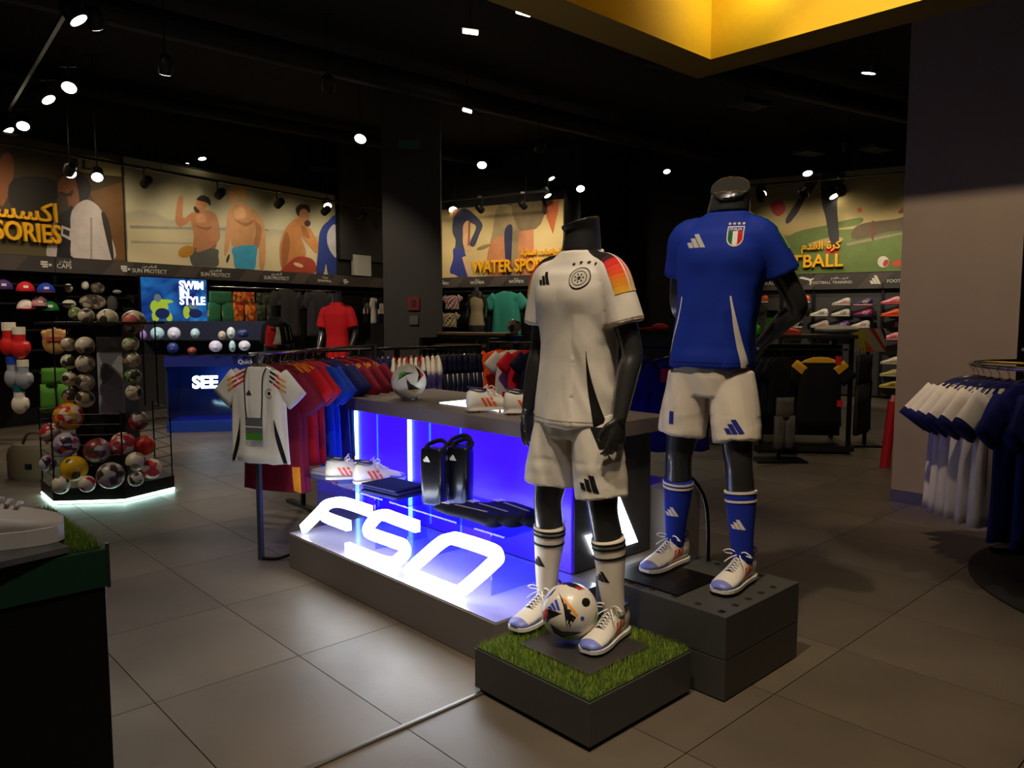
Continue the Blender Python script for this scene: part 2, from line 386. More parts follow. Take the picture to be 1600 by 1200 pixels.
MB().prism([(x0 + p[0]*s, y0 + p[1]*s) for p in cat][::-1], .031, .035).obj('leaping_cat_logo', LET, f_f[1])
# ------------------------------------------------------------------ picture boards above the fascias
def pic(M, x0, x1, y0, y1, bg, label, shapes):
    t = MB().box(((x0+x1)/2, (y0+y1)/2, -.01), (x1-x0-.02, y1-y0, .03)).obj('picture_board', bg); t.matrix_basis = M
    tag(t, label, 'poster', 'large picture boards above the shelves')
    mats = []; mb = MB(); n = M.col[2].to_3d(); P = M.translation + n * .006; Mi = M.inverted(); z = .0052
    for rgb, pts in shapes:
        nm = 'print_%d_%d_%d' % rgb
        m = mat(nm, rgb, .6, nz=(6, .10))
        if m not in mats: mats.append(m)
        if pts[0] == 'e':
            _, cx, cy, rx, ry, rot = pts; q = []
            for k in range(18):
                a = 2*math.pi*k/18; dx, dy = rx*math.cos(a), ry*math.sin(a); cr, sr = math.cos(R(rot)), math.sin(R(rot))
                q.append((cx + dx*cr - dy*sr, cy + dx*sr + dy*cr))
        elif pts[0] == 'p': q = pts[1]
        else: q = [(p.x, p.y) for p in smooth_line([(a, b, 0) for a, b in pts], 4, True)]
        w = []
        for u, v in q:
            l = Mi @ onp(u, v, P, n); w.append((min(max(l.x, x0 + .015), x1 - .015), min(max(l.y, y0 + .005), y1 - .005), z))
        mb.add(w, [tuple(range(len(w)))], mats.index(m)); z += .00025
    if mb.f: mb.obj('printed_picture', mats, t)
    return t
def bgmat(name, stops, nzs=1.2):
    """printed background: bands over height with a soft break-up"""
    m = mat(name, (128, 128, 128), .6); nt = m.node_tree; N = nt.nodes; L = nt.links; b = N['Principled BSDF']
    tc = N.new('ShaderNodeTexCoord'); sp = N.new('ShaderNodeSeparateXYZ'); L.new(tc.outputs['Object'], sp.inputs[0])
    t = N.new('ShaderNodeTexNoise'); t.inputs['Scale'].default_value = nzs; t.inputs['Detail'].default_value = 6; L.new(tc.outputs['Object'], t.inputs[0])
    ma = N.new('ShaderNodeMath'); ma.operation = 'MULTIPLY_ADD'; ma.inputs[1].default_value = .3; L.new(t.outputs[0], ma.inputs[0])
    mr = N.new('ShaderNodeMapRange'); mr.inputs[1].default_value = 2.24; mr.inputs[2].default_value = 3.75; L.new(sp.outputs[1], mr.inputs[0])
    L.new(mr.outputs[0], ma.inputs[2]); sb = N.new('ShaderNodeMath'); sb.operation = 'SUBTRACT'; sb.inputs[1].default_value = .15; L.new(ma.outputs[0], sb.inputs[0])
    cr = N.new('ShaderNodeValToRGB')
    for i, (p, c) in enumerate(stops):
        e = cr.color_ramp.elements[i] if i < 2 else cr.color_ramp.elements.new(p)
        e.position = p; e.color = lin(c) + (1,)
    L.new(sb.outputs[0], cr.inputs[0]); L.new(cr.outputs[0], b.inputs['Base Color']); return m
SK1, SK2, SK3 = (188, 128, 84), (205, 150, 100), (160, 100, 62)
pic(ML, LW[2][0], lx(ML, 526)[0], 2.245, 3.74, bgmat('beach_print', [(0, (222, 204, 160)), (.3, (205, 190, 150)), (.42, (176, 170, 140)), (.46, (196, 188, 152)), (.75, (168, 160, 124)), (1, (150, 144, 110))]),
    'picture board of bathers in swim shorts on a pale beach', [
    ((150, 146, 122), ('p', [(203, 352), (330, 356), (420, 358), (420, 361), (203, 357)])), ((170, 164, 138), ('p', [(205, 376), (300, 379), (300, 382), (205, 380)])),
    (SK1, [(298,334),(320,328),(336,334),(342,350),(340,372),(334,390),(303,390),(303,368),(299,350)]), (SK1, [(302,340),(284,354),(274,346),(278,312),(286,308),(286,340),(300,332)]),
    (SK1, ('e', 315, 319, 9, 12, 20)), ((46, 36, 30), [(307,312),(316,305),(327,310),(329,322),(322,316)]), ((70, 50, 36), [(304,322),(312,330),(308,333),(303,328)]),
    ((150, 98, 62), [(303,352),(322,355),(338,350),(324,360)]), ((150, 98, 62), [(334,352),(342,352),(340,374),(333,390),(329,372)]), ((206, 148, 104), [(306,338),(318,334),(322,346),(308,348)]),
    ((92, 92, 86), [(300,389),(338,389),(341,400),(340,416),(320,417),(300,414)]), ((196, 138, 46), ('e', 291, 393, 13, 9, -20)), (SK1, [(336,340),(344,368),(334,384),(310,394),(307,388),(326,376),(330,356)]),
    (SK2, [(360,326),(374,317),(398,330),(410,356),(403,388),(366,388),(359,362),(354,346)]), (SK2, [(357,332),(361,346),(358,384),(352,400),(350,392),(353,360)]), (SK2, [(398,330),(413,354),(414,412),(406,420),(404,384),(398,356)]),
    ((172, 116, 74), [(364,342),(384,348),(400,342),(384,354)]), ((172, 116, 74), [(398,346),(409,358),(403,388),(395,388),(400,362)]), ((222, 170, 120), [(366,328),(380,324),(384,340),(368,340)]),
    (SK2, ('e', 364, 307, 8, 12, 8)), ((196, 150, 84), [(357,296),(368,289),(384,294),(385,310),(378,316),(372,304)]), ((64, 160, 196), [(364,387),(399,384),(400,404),(397,421),(384,420),(368,419),(365,402)]), ((60, 44, 34), ('e', 356, 404, 2, 7, 15)),
    ((198, 132, 72), [(456,346),(470,341),(486,360),(499,384),(494,396),(480,380),(470,370),(478,396),(464,412),(441,421),(437,386),(445,360)]), ((162, 100, 54), [(440,386),(447,362),(453,380),(447,414),(441,420)]), ((162, 100, 54), [(470,352),(478,356),(484,372),(474,368)]), ((52, 38, 30), [(462,326),(470,319),(482,322),(484,332),(476,334),(466,338)]),
    (SK1, ('e', 475, 338, 8, 12, -8)), ((58, 40, 30), ('e', 480, 349, 5, 5, 0)), ((170, 66, 44), [(440,421),(462,402),(486,404),(494,418),(488,427),(440,427)]), ((226, 190, 150), ('e', 466, 414, 8, 3, 20)),
    ((40, 62, 140), [(500,362),(512,346),(526,342),(526,430),(513,430),(509,412),(505,429),(494,429),(496,400)]), ((198, 196, 200), [(512,362),(524,352),(526,400),(518,396),(511,380)])])
pic(ML, -2.0, LW[2][0] - .02, 2.245, 3.74, bgmat('street_print', [(0, (92, 80, 48)), (.35, (66, 56, 38)), (.6, (84, 66, 40)), (1, (70, 58, 36))], 1.6),
    'picture board of a man in a pale jacket behind yellow letters', [
    ((150, 92, 50), [(0,250),(16,240),(22,270),(10,312),(0,318)]), ((120, 82, 40), ('p', [(140, 300), (196, 285), (196, 405), (175, 405), (165, 350)])), ((176, 160, 96), ('p', [(122, 242), (160, 246), (190, 254), (190, 276), (150, 272), (122, 268)])),
    ((70, 58, 32), ('p', [(128, 248), (133, 248), (133, 262), (146, 262), (146, 266), (128, 264)])), ((128, 108, 60), ('p', [(46, 285), (53, 285), (54, 338), (47, 338)])), ((44, 38, 30), [(20,280),(85,282),(80,330),(20,325)]),
    ((152, 92, 52), [(94,280),(106,272),(120,276),(126,296),(122,318),(108,322),(104,306),(92,300),(90,292)]), ((64, 44, 30), [(92,299),(106,302),(114,296),(112,306),(100,306)]), ((40, 34, 32), [(118,276),(132,276),(142,290),(138,310),(126,318),(122,296)]),
    ((30, 27, 26), [(90,342),(104,330),(114,326),(118,402),(88,402)]), ((196, 190, 186), ('p', [(96, 352), (112, 358), (111, 376), (95, 368)])), ((44, 40, 40), ('p', [(99, 357), (109, 361), (108, 370), (98, 365)])),
    ((202, 190, 182), [(112,330),(135,312),(158,328),(172,365),(178,406),(116,406),(111,370)]), ((160, 146, 140), ('p', [(141, 340), (144, 340), (144, 405), (141, 405)])), ((58, 46, 40), [(158,334),(170,346),(178,404),(174,405)]), ((196, 180, 172), [(72,398),(80,360),(88,340),(88,402)])])
pic(MBk, lx(MBk, 682)[0], 2.98, 2.245, 3.62, bgmat('shore_print', [(0, (204, 180, 120)), (.5, (206, 182, 122)), (1, (176, 150, 92))]),
    'picture board of a surfer in a blue wetsuit on the sand', [
    ((150, 130, 90), [(775,330),(790,305),(806,312),(815,360),(818,420),(790,432),(765,400),(770,360)]), ((186, 120, 74), [(766,380),(790,370),(800,400),(798,434),(762,434)]), ((120, 100, 66), [(800,306),(850,300),(845,350),(812,360)]), ((196, 128, 84), ('p', [(810, 362), (834, 358), (834, 430), (808, 432)])),
    ((184, 92, 44), ('p', [(850, 318), (874, 306), (872, 330), (864, 366), (854, 340)])), ((60, 48, 36), ('e', 851, 325, 4, 11, 0)), ((36, 40, 78), [(790,356),(800,352),(800,380),(797,432),(792,432),(788,378)]), ((64, 60, 46), ('e', 797, 312, 7, 9, 0)),
    (SK3, [(708,330),(716,322),(722,330),(716,342),(708,346)]), ((46, 52, 76), [(709,340),(722,326),(734,330),(736,345),(726,352),(723,376),(726,396),(711,396),(712,376),(707,362)]), ((50, 54, 78), [(731,328),(746,340),(754,352),(749,366),(741,385),(734,380),(744,354),(730,345)]),
    ((210, 160, 118), [(724,352),(733,346),(732,378),(737,390),(728,394),(724,374)]), ((150, 80, 46), ('p', [(732, 346), (735, 346), (734, 384), (731, 384)])), ((44, 54, 130), [(709,388),(724,390),(730,410),(732,434),(704,428),(708,405)]), ((214, 168, 128), ('p', [(722, 402), (728, 400), (736, 434), (731, 434)])), ((214, 168, 128), [(704,428),(714,431),(714,436),(704,436)]), ((140, 116, 70), ('e', 756, 386, 12, 3, -20))])
pic(MF, FW[0], FW[4], 2.245, 4.05, bgmat('pitch_print', [(0, (86, 104, 46)), (.45, (92, 110, 50)), (.5, (178, 150, 90)), (.7, (190, 168, 108)), (1, (150, 134, 92))]),
    'picture board of footballers legs on a green pitch', [
    ((98, 118, 52), [(1230,372),(1290,352),(1345,340),(1340,352),(1290,360),(1425,360),(1425,432),(1230,436)]), ((92, 74, 46), [(1330,366),(1345,350),(1400,342),(1425,336),(1425,358),(1390,362),(1340,374)]), ((150, 132, 108), ('p', [(1322, 380), (1425, 360), (1425, 363), (1324, 384)])),
    ((176, 150, 90), [(1262,382),(1300,370),(1318,374),(1290,384)]), ((44, 40, 38), [(1264,278),(1282,276),(1268,300),(1236,346),(1228,342),(1252,304)]), ((186, 160, 110), [(1248,330),(1262,304),(1266,308),(1254,332),(1238,356)]), ((40, 38, 40), [(1285,266),(1320,268),(1316,290),(1308,318),(1311,378),(1298,380),(1290,340),(1284,314)]),
    ((190, 40, 34), [(1205,318),(1222,312),(1227,328),(1216,338),(1206,330)]), ((196, 44, 40), [(1288,390),(1304,384),(1311,392),(1298,397)]), ((204, 92, 50), ('e', 1343, 328, 4, 4, 0)), ((214, 206, 190), ('e', 1380, 409, 9, 9, 0)), ((186, 62, 46), ('e', 1384, 411, 4, 6, 30)),
    ((206, 70, 50), [(1394,412),(1404,406),(1410,414),(1398,416)]), ((40, 38, 36), ('p', [(1412, 390), (1420, 385), (1420, 410), (1409, 405)])), ((216, 208, 180), ('p', [(1300, 430), (1425, 423), (1425, 426), (1300, 433)])), ((110, 60, 40), ('p', [(1362, 345), (1366, 345), (1365, 378), (1361, 372)])), ((150, 90, 50), [(1404,330),(1418,320),(1420,326),(1408,334)])])
# raised yellow words in front of the picture boards
YL = mat('yellow_letters', (240, 178, 16), .5)
def word(M, txt, artxt, u0, v0, u1, label, ay=.27, asz=.2, ax=None, right=True):
    xr, y = lx(M, u1, v0); xl = lx(M, u0, v0)[0]
    t = thing('section_word', label, 'sign'); t.matrix_basis = M @ Matrix.Translation((xr, y, .05))
    me = text_mesh(txt, 1, .04, .012, 'RIGHT', mats=YL); w_ = max(v.co.x for v in me.vertices) - min(v.co.x for v in me.vertices); h_ = max(v.co.y for v in me.vertices)
    return t, me, w_, h_
def place_word(M, txt, artxt, ul, ur, vb, vt, label, aru=None, arv=None, arh=.17):
    xr, y0 = lx(M, ur, vb); y1 = lx(M, ur, vt)[1]; xl = lx(M, ul, vb)[0]
    t = thing('section_word', label, 'sign'); t.matrix_basis = M @ Matrix.Translation((xr, y0, .06))
    me = text_mesh(txt, 1, .05, .018, 'RIGHT', mats=YL); xs = [v.co.x for v in me.vertices]; h_ = max(v.co.y for v in me.vertices)
    o = link('latin_letters', me, t); o.matrix_basis = Matrix.Diagonal(((xr - xl) / (max(xs) - min(xs)), (y1 - y0) / h_, 1, 1))
    if artxt:
        me = text_mesh(artxt, arh * 1.6, .04, .004, 'RIGHT', mats=YL); o = link('arabic_letters', me, t)
        q = lx(M, aru, arv); o.location = (q[0] - xr, q[1] - y0, 0)
    for s_ in (-.3, -1.0):
        MB().cyl((s_, .08, -.06), (s_, .08, -.01), .012, n=8).obj('standoff', DK, t)
    return t
place_word(ML, 'ACCESSORIES', ar('FE8D FEDB FEB4 FEB4 FEEE FE8D FEAD FE8D FE95'), -135, 92, 381, 353, 'yellow raised word ACCESSORIES, cut by the left edge', 88, 348, .21)
place_word(MBk, 'WATER SPORTS', ar('FE8D FEDF FEAE FEF3 FE8E FEBF FE8E FE95 20 FE8D FEDF FEE4 FE8E FE8B FEF4 FE94'), 741, 872, 422, 402, 'yellow raised words WATER SPORTS before the back wall picture', 880, 396, .085)
place_word(MF, 'FOOTBALL', ar('FEDB FEAE FE93 20 FE8D FEDF FED8 FEAA FEE1'), 1182, 1318, 416, 396, 'yellow raised word FOOTBALL before the pitch picture', 1314, 388, .12)
# ------------------------------------------------------------------ display table with lit front
T0 = Vector((-.068, 3.046, 0))
def tloc(a, b, z=0): return Vector((b, a, z))       # table-local: x = b, y = a
TM = TR(T0, RZT)
GREY = mat('grey_laminate', (112, 105, 100), .5, nz=(2, .05)); BLUEP = mat('lit_blue_acrylic', (30, 10, 160), .4, emit=(40, 8, 255), es=2.4)
WLED = mat('white_led', (255, 255, 255), .4, emit=(205, 235, 255), es=9); GLOSSB = mat('glossy_pale_top', (150, 148, 160), .16, coat=.3)
tb = thing('display_table', 'grey display table with glowing blue front panel and wide plinth', 'display table', T0, RZT)
MB().box((.68, .9, .098), (1.36, 1.8, .196)).obj('plinth', GREY, tb, bevel=.004)
MB().box((.33, .9, .199), (.652, 1.796, .006)).obj('plinth_top', GLOSSB, tb)
MB().box((.98, 1.165, .525), (.6, 1.96, .65)).obj('cabinet', mat('dark_grey_laminate', (58, 56, 55), .45), tb, bevel=.003)
MB().box((.672, 1.165, .525), (.012, 1.94, .64)).obj('front_panel', BLUEP, tb)
MB().box((.965, 1.16, .89), (.77, 2.07, .08)).obj('countertop', mat('counter_laminate', (110, 100, 96), .45, nz=(2, .04)), tb, bevel=.004)
def tb_local(u, v, b=None, a=None):
    if b is not None: q = onp(u, v, T0 + B * b, -B)
    else: q = onp(u, v, T0 + A * a, -A)
    return TM.inverted() @ q                         # (b, a, z)
for u in (557, 640):
    q = tb_local(u, 690, b=.66)
    MB().box((.66, q.y, .53), (.012, .026, .60)).obj('light_strip', mat('cyan_white_led', (255, 255, 255), .4, emit=(150, 225, 255), es=7), tb)
for u, wd in ((590, .008), (672, .012), (720, .008)):  # glowing lines on the panel; the middle one paints a strip light's reflection
    q = tb_local(u, 690, b=.665)
    MB().box((.664, q.y, .53), (.004, wd, .60)).obj('panel_glow_line', mat('blue_glow_line', (60, 120, 255), .4, emit=(40, 110, 255), es=1.6), tb)
MB().box((1.42, .75, .27), (.26, 1.4, .54)).obj('rear_shelf', GREY, tb, bevel=.003)
MB().box((1.285, 1.1, .70), (.01, 1.8, .28)).obj('rear_panel', BLUEP, tb)
MB().box((.98, 1.12, .9325), (.36, .56, .005)).obj('light_panel', mat('lit_white_panel', (255, 255, 255), .3, emit=(235, 245, 255), es=5.0), tb)
# three-bar mark glowing on the end of the cabinet
mb = MB(); q = tb_local(917, 868, a=.18); q2 = tb_local(988, 785, a=.18)
for st_ in stripes3():
    pts = [(q.x + .15 + p[0] * .29, .18, q.z - .01 + p[1] * .28) for p in st_]
    mb.add(pts + [(p[0], .172, p[2]) for p in pts], [(0,1,2,3), (7,6,5,4), (0,4,5,1), (1,5,6,2), (2,6,7,3), (3,7,4,0)])
mb.obj('three_bar_sign', mat('sign_white_glow', (255, 255, 255), .4, emit=(235, 245, 255), es=6), tb)
# ---- glowing letters F50
def ribbon(pts, wd, closed=False):
    P = pts if not closed else pts; n = len(P); L = []; Rr = []
    for i in range(n):
        a = P[(i-1) % n] if (closed or i) else P[i]; c = P[(i+1) % n] if (closed or i < n-1) else P[i]
        t = (c - a).normalized(); nn = Vector((-t.y, t.x)); L.append(P[i] + nn * wd/2); Rr.append(P[i] - nn * wd/2)
    return L, Rr
def z8(x, y): return (440 + x/4, 740 + y/4)
strokes = {'F': [[(135,345),(235,245),(285,195),(350,178),(420,190),(555,235)], [(262,262),(300,282),(420,326)]],
           'five': [[(850,332),(720,285),(640,258),(590,275),(540,345),(560,375),(700,425),(760,450),(772,490),(735,535),(690,556),(620,545),(410,466)]],
           'zero': [[(1050,408),(1110,412),(1310,478),(1348,515),(1325,555),(1150,710),(1095,735),(1040,728),(835,655),(800,620),(830,575),(985,440)]]}
LP = mat('letter_glow', (255, 255, 255), .4, emit=(240, 248, 255), es=11)
sg = thing('glowing_sign', 'white glowing F50 letters standing on the table plinth', 'sign', T0, RZT)
for nm, ss in strokes.items():
    mb = MB()
    for s_ in ss:
        closed = nm == 'zero'
        p2 = []
        for x, y in s_:
            q = tb_local(*z8(x, y), b=.05); p2.append(Vector((q.y, max(q.z, .231), 0)))
        p2 = [Vector((p.x, p.y)) for p in smooth_line([(p.x, p.y, 0) for p in p2], 6, closed)]
        L, Rr = ribbon(p2, .052, closed); n = len(L)
        vs = [(.035, p.x, p.y) for p in L] + [(.035, p.x, p.y) for p in Rr] + [(.065, p.x, p.y) for p in L] + [(.065, p.x, p.y) for p in Rr]; fs = []
        for i in range(n if closed else n - 1):
            k = (i + 1) % n
            fs += [(i, k, n+k, n+i), (2*n+i, 3*n+i, 3*n+k, 2*n+k), (i, 2*n+i, 2*n+k, k), (n+i, n+k, 3*n+k, 3*n+i)]
        if not closed: fs += [(0, n, 3*n, 2*n), (n-1, 3*n-1, 4*n-1, 2*n-1)]
        mb.add(vs, fs)
        lo = min(p.y for p in L + Rr)
    mb.obj('letter_' + nm, LP, sg)
# ---- clear acrylic risers on the plinth
ACR = acrylic('clear_acrylic', (215, 222, 255), .05)
def riser(a0, a1, label):
    t = thing('acrylic_riser', label, 'display riser', TM @ Vector((.36, (a0+a1)/2, .203)), RZT, 'clear acrylic risers on the table plinth'); w_ = (a1-a0)
    MB().box((0, 0, .297), (.40, w_, .008)).obj('shelf', ACR, t); 
    for s_ in (-1, 1): MB().box((0, s_*(w_/2 - .12), .147), (.34, .006, .292)).obj('support', ACR, t)
riser(1.06, 1.92, 'clear acrylic riser holding the white gloves'); riser(.12, 1.0, 'clear acrylic riser holding black shin guards and navy socks')
# ------------------------------------------------------------------ footballs
BW_ = mat('ball_white', (222, 214, 198), .38, coat=.25); BK = mat('ball_black', (18, 17, 18), .4); BR = mat('ball_red', (200, 40, 36), .4); BO = mat('ball_orange', (240, 150, 30), .4); BG = mat('ball_green', (90, 170, 40), .4); BU = mat('ball_blue', (50, 70, 190), .4)
def sphere_patch(mb, r, cdir, up, pts, mi, k=5):
    c = Vector(cdir).normalized(); u = Vector(up); u = (u - c * u.dot(c)).normalized(); s_ = c.cross(u) * -1
    def P(x, y): d = (c + s_ * x + u * y).normalized(); return d * (r * 1.004)
    n = len(pts); cx = sum(p[0] for p in pts)/n; cy = sum(p[1] for p in pts)/n
    rows = []
    for i in range(k + 1):
        t = max(i / k, .001); rows.append([P(cx + (p[0]-cx)*t, cy + (p[1]-cy)*t) for p in pts])
    mb.loft(rows, mi, cap=False)
def dens(pts, k=4):
    out = []
    for i in range(len(pts)):
        a, b = pts[i], pts[(i+1) % len(pts)]
        out += [(a[0] + (b[0]-a[0])*q/k, a[1] + (b[1]-a[1])*q/k) for q in range(k)]
    return out
def match_ball(loc, label, r, view, cx, cy, rr, polys):
    """white ball with dark curved wedges edged in colour; polys are outlines as seen along view, in ball radii"""
    t = thing('football', label, 'football', loc)
    MB().sph((0, 0, r), r, 40, 28).obj('shell', BW_, t, smooth=True)
    v = Vector(view).normalized(); rt = UP.cross(v).normalized(); up = v.cross(rt)
    mb = MB(); off = 1.003
    def P(x, y):
        d2 = x*x + y*y
        if d2 > .98: k = math.sqrt(.98/d2); x, y, d2 = x*k, y*k, .98
        return (v*math.sqrt(1 - d2) + rt*x + up*y) * r * off
    for mi, pts in polys:
        if pts[0] == 'o': pts = [(pts[1] + pts[3]*math.cos(R(q*20)), pts[2] + pts[3]*math.sin(R(q*20))) for q in range(18)]
        pts = dens([((p[0]-cx)/rr, (cy-p[1])/rr) for p in pts], 3); n = len(pts); mx_ = sum(p[0] for p in pts)/n; my = sum(p[1] for p in pts)/n
        mb.loft([[P(mx_ + (p[0]-mx_)*max(i/4, .002), my + (p[1]-my)*max(i/4, .002)) for p in pts] for i in range(5)], mi, cap=False); off += .0006
        # the same print again on the far side of the ball
        q0 = len(mb.v) - 5*n; mb.add([(-a, -b, c) for a, b, c in mb.v[q0:]], [tuple(i - q0 for i in f) for f in mb.f[-4*n:]], mi)
    o = mb.obj('printed_panels', [BK, BO, BG, BR, BU], t, smooth=True); o.location = (0, 0, r)
    return t
bl = atz(890, 999, .192); match_ball((bl.x, bl.y, .196), 'white match ball with dark wedges between the white mannequin boots', .11, -(Vector((bl.x, bl.y, .3)) - CAMP), 565, 360, 163, [(0, [(497,248),(520,290),(600,395),(552,468),(540,400),(530,340)]), (1, [(515,285),(548,300),(612,380),(600,395),(560,340)]), (0, [(440,350),(522,375),(455,405),(432,430)]), (3, [(408,370),(438,345),(443,385),(418,425)]), (0, [(455,430),(500,470),(637,472),(590,490),(520,505),(475,480)]), (2, [(520,506),(590,492),(630,490),(560,515)]), (0, [(530,205),(600,208),(640,235),(612,240),(560,225)]), (3, [(590,222),(652,236),(615,246)]), (0, ('o', 655, 310, 24)), (4, [(438,340),(452,352),(472,356),(458,336)]), (4, [(456,326),(470,316),(492,358),(478,358)]), (4, [(478,306),(492,298),(512,358),(498,358)]), (4, ('o', 635, 397, 11)), (2, [(716,350),(722,395),(700,430),(706,390)]), (0, [(425,300),(470,250),(490,235),(460,275)])])
q = TM @ Vector((.76, 1.66, .93)); match_ball((q.x, q.y, .938), 'white match ball with green accents on the countertop stand', .11, -(Vector((q.x, q.y, 1.05)) - CAMP), 1065, 985, 157, [(2, [(968,985),(985,915),(1010,900),(1060,905)]), (0, [(970,975),(1030,905),(1130,908),(1050,925)]), (0, [(1120,855),(1160,885),(1190,935),(1135,1005),(1155,930)]), (3, [(1150,875),(1195,930),(1170,960)]), (0, [(1038,950),(1080,1005),(1170,1055),(1060,1060)]), (1, [(1060,1062),(1165,1058),(1120,1085)]), (2, [(935,1040),(950,1090),(980,1110),(955,1060)]), (0, [(925,890),(960,860),(940,900)])])
t = thing('ball_stand', 'small clear ring stand under the countertop ball', 'stand', (q.x, q.y, .93))
MB().tube([(.05*math.cos(R(a)), .05*math.sin(R(a)), .01) for a in range(0, 361, 20)], .008, 6).obj('ring', acrylic('stand_acrylic', (235, 240, 255), .3), t, smooth=True)
# ------------------------------------------------------------------ plinths
PLG = mat('plinth_charcoal', (66, 66, 64), .45, nz=(4, .05))
W0 = Vector((-.145, 2.875, 0)); PS = .59
t1 = thing('turf_plinth', 'low charcoal plinth with artificial turf border under the white mannequin', 'plinth', W0, RZT)
MB().box((PS/2, -PS/2, .0945), (PS, PS, .155)).obj('body', PLG, t1, bevel=.003)
MB().box((PS/2, -PS/2, .0085), (PS - .03, PS - .03, .017)).obj('toe_kick', DK, t1)
MB().box((PS/2, -PS/2, .1745), (PS - .01, PS - .01, .006)).obj('turf_backing', mat('turf_backing', (40, 62, 16), .9), t1)
MB().box((PS/2 + .01, -PS/2, .1835), (.35, .36, .012)).obj('steel_plate', mat('dark_plate', (62, 58, 56), .4, .3), t1, bevel=.002)
random.seed(3); mb = MB()
TURF = [mat('turf_blade_a', (124, 146, 34), .75), mat('turf_blade_b', (98, 126, 26), .75), mat('turf_blade_c', (164, 178, 72), .75)]
for i in range(15000):
    x, y = random.uniform(.004, PS - .004), random.uniform(-PS + .004, -.004)
    if abs(x - PS/2 - .01) < .172 and abs(y + PS/2) < .177: continue
    an = random.uniform(0, 6.28); h = random.uniform(.012, .027); ln = random.uniform(.0, .016); w_ = .0013; la = random.uniform(0, 6.28)
    dx, dy = w_*math.cos(an), w_*math.sin(an)
    mb.add([(x-dx, y-dy, .177), (x+dx, y+dy, .177), (x + ln*math.cos(la), y + ln*math.sin(la), .177 + h)], [(0,1,2)], random.choice((0, 0, 1, 1, 2)))
tag(mb.obj('turf_pile', TURF, t1), kind='stuff')
I0 = Vector((.80, 2.78, 0)); IB, IA = .57, .64
t2 = thing('slotted_plinth', 'tall charcoal plinth with square slots under the blue mannequin', 'plinth', I0, RZT)
MB().box((IB/2, IA/2, .0825), (IB, IA, .155)).obj('lower_body', PLG, t2, bevel=.002)
MB().box((IB/2, IA/2, .2465), (IB, IA, .167)).obj('upper_body', PLG, t2, bevel=.002)
MB().box((IB/2, IA/2, .0025), (IB - .02, IA - .02, .005)).obj('toe_kick', DK, t2)
me = MB().box((0, 0, 0), (.024, .024, .002)).mesh('slot', mat('slot_void', (4, 4, 4), .9))
for k in range(6):
    for p in ((.04 + k*.098, .045), (.045, .045 + k*.108), (.525, .045 + k*.108)):
        if (p[0] > .5 and p[1] < .05): continue
        link('slot', me, t2, loc=(p[0], p[1], .3303))
MB().box((.20, .42, .334), (.30, .34, .008)).obj('base_plate', mat('black_plate', (14, 14, 14), .35, .5), t2)
# ------------------------------------------------------------------ boots
BTW = mat('boot_white', (226, 220, 208), .42); BTL = mat('boot_lilac', (118, 128, 206), .42); BTO = mat('boot_orange', (236, 92, 46), .45); BTN = mat('boot_navy', (34, 28, 74), .55); BTS = mat('boot_stud_red', (214, 70, 52), .4); LACE = mat('lace_white', (238, 234, 224), .8)
def ring_xz(y, hw, z0, z1, n=20, p=2.4, top=1.0):
    out = []
    for j in range(n):
        a = 2*math.pi*j/n; c, s_ = math.cos(a), math.sin(a)
        x = hw * math.copysign(abs(c) ** (2/p), c); zz = math.copysign(abs(s_) ** (2/p), s_)
        wtop = 1 - .45 * max(zz, 0) * top
        out.append((x * wtop, y, (z0+z1)/2 + zz * (z1-z0)/2))
    return out
BSEC = [(.078,.012,.04,.075,.2),(.072,.026,.024,.105,.3),(.055,.034,.018,.122,.45),(.03,.037,.016,.126,.5),(0,.037,.016,.122,.6),(-.035,.038,.016,.108,.8),(-.07,.042,.016,.091,.9),(-.105,.047,.016,.075,.9),(-.14,.048,.016,.062,.9),(-.17,.044,.017,.052,.9),(-.19,.034,.019,.045,.9),(-.203,.018,.022,.038,.9)]
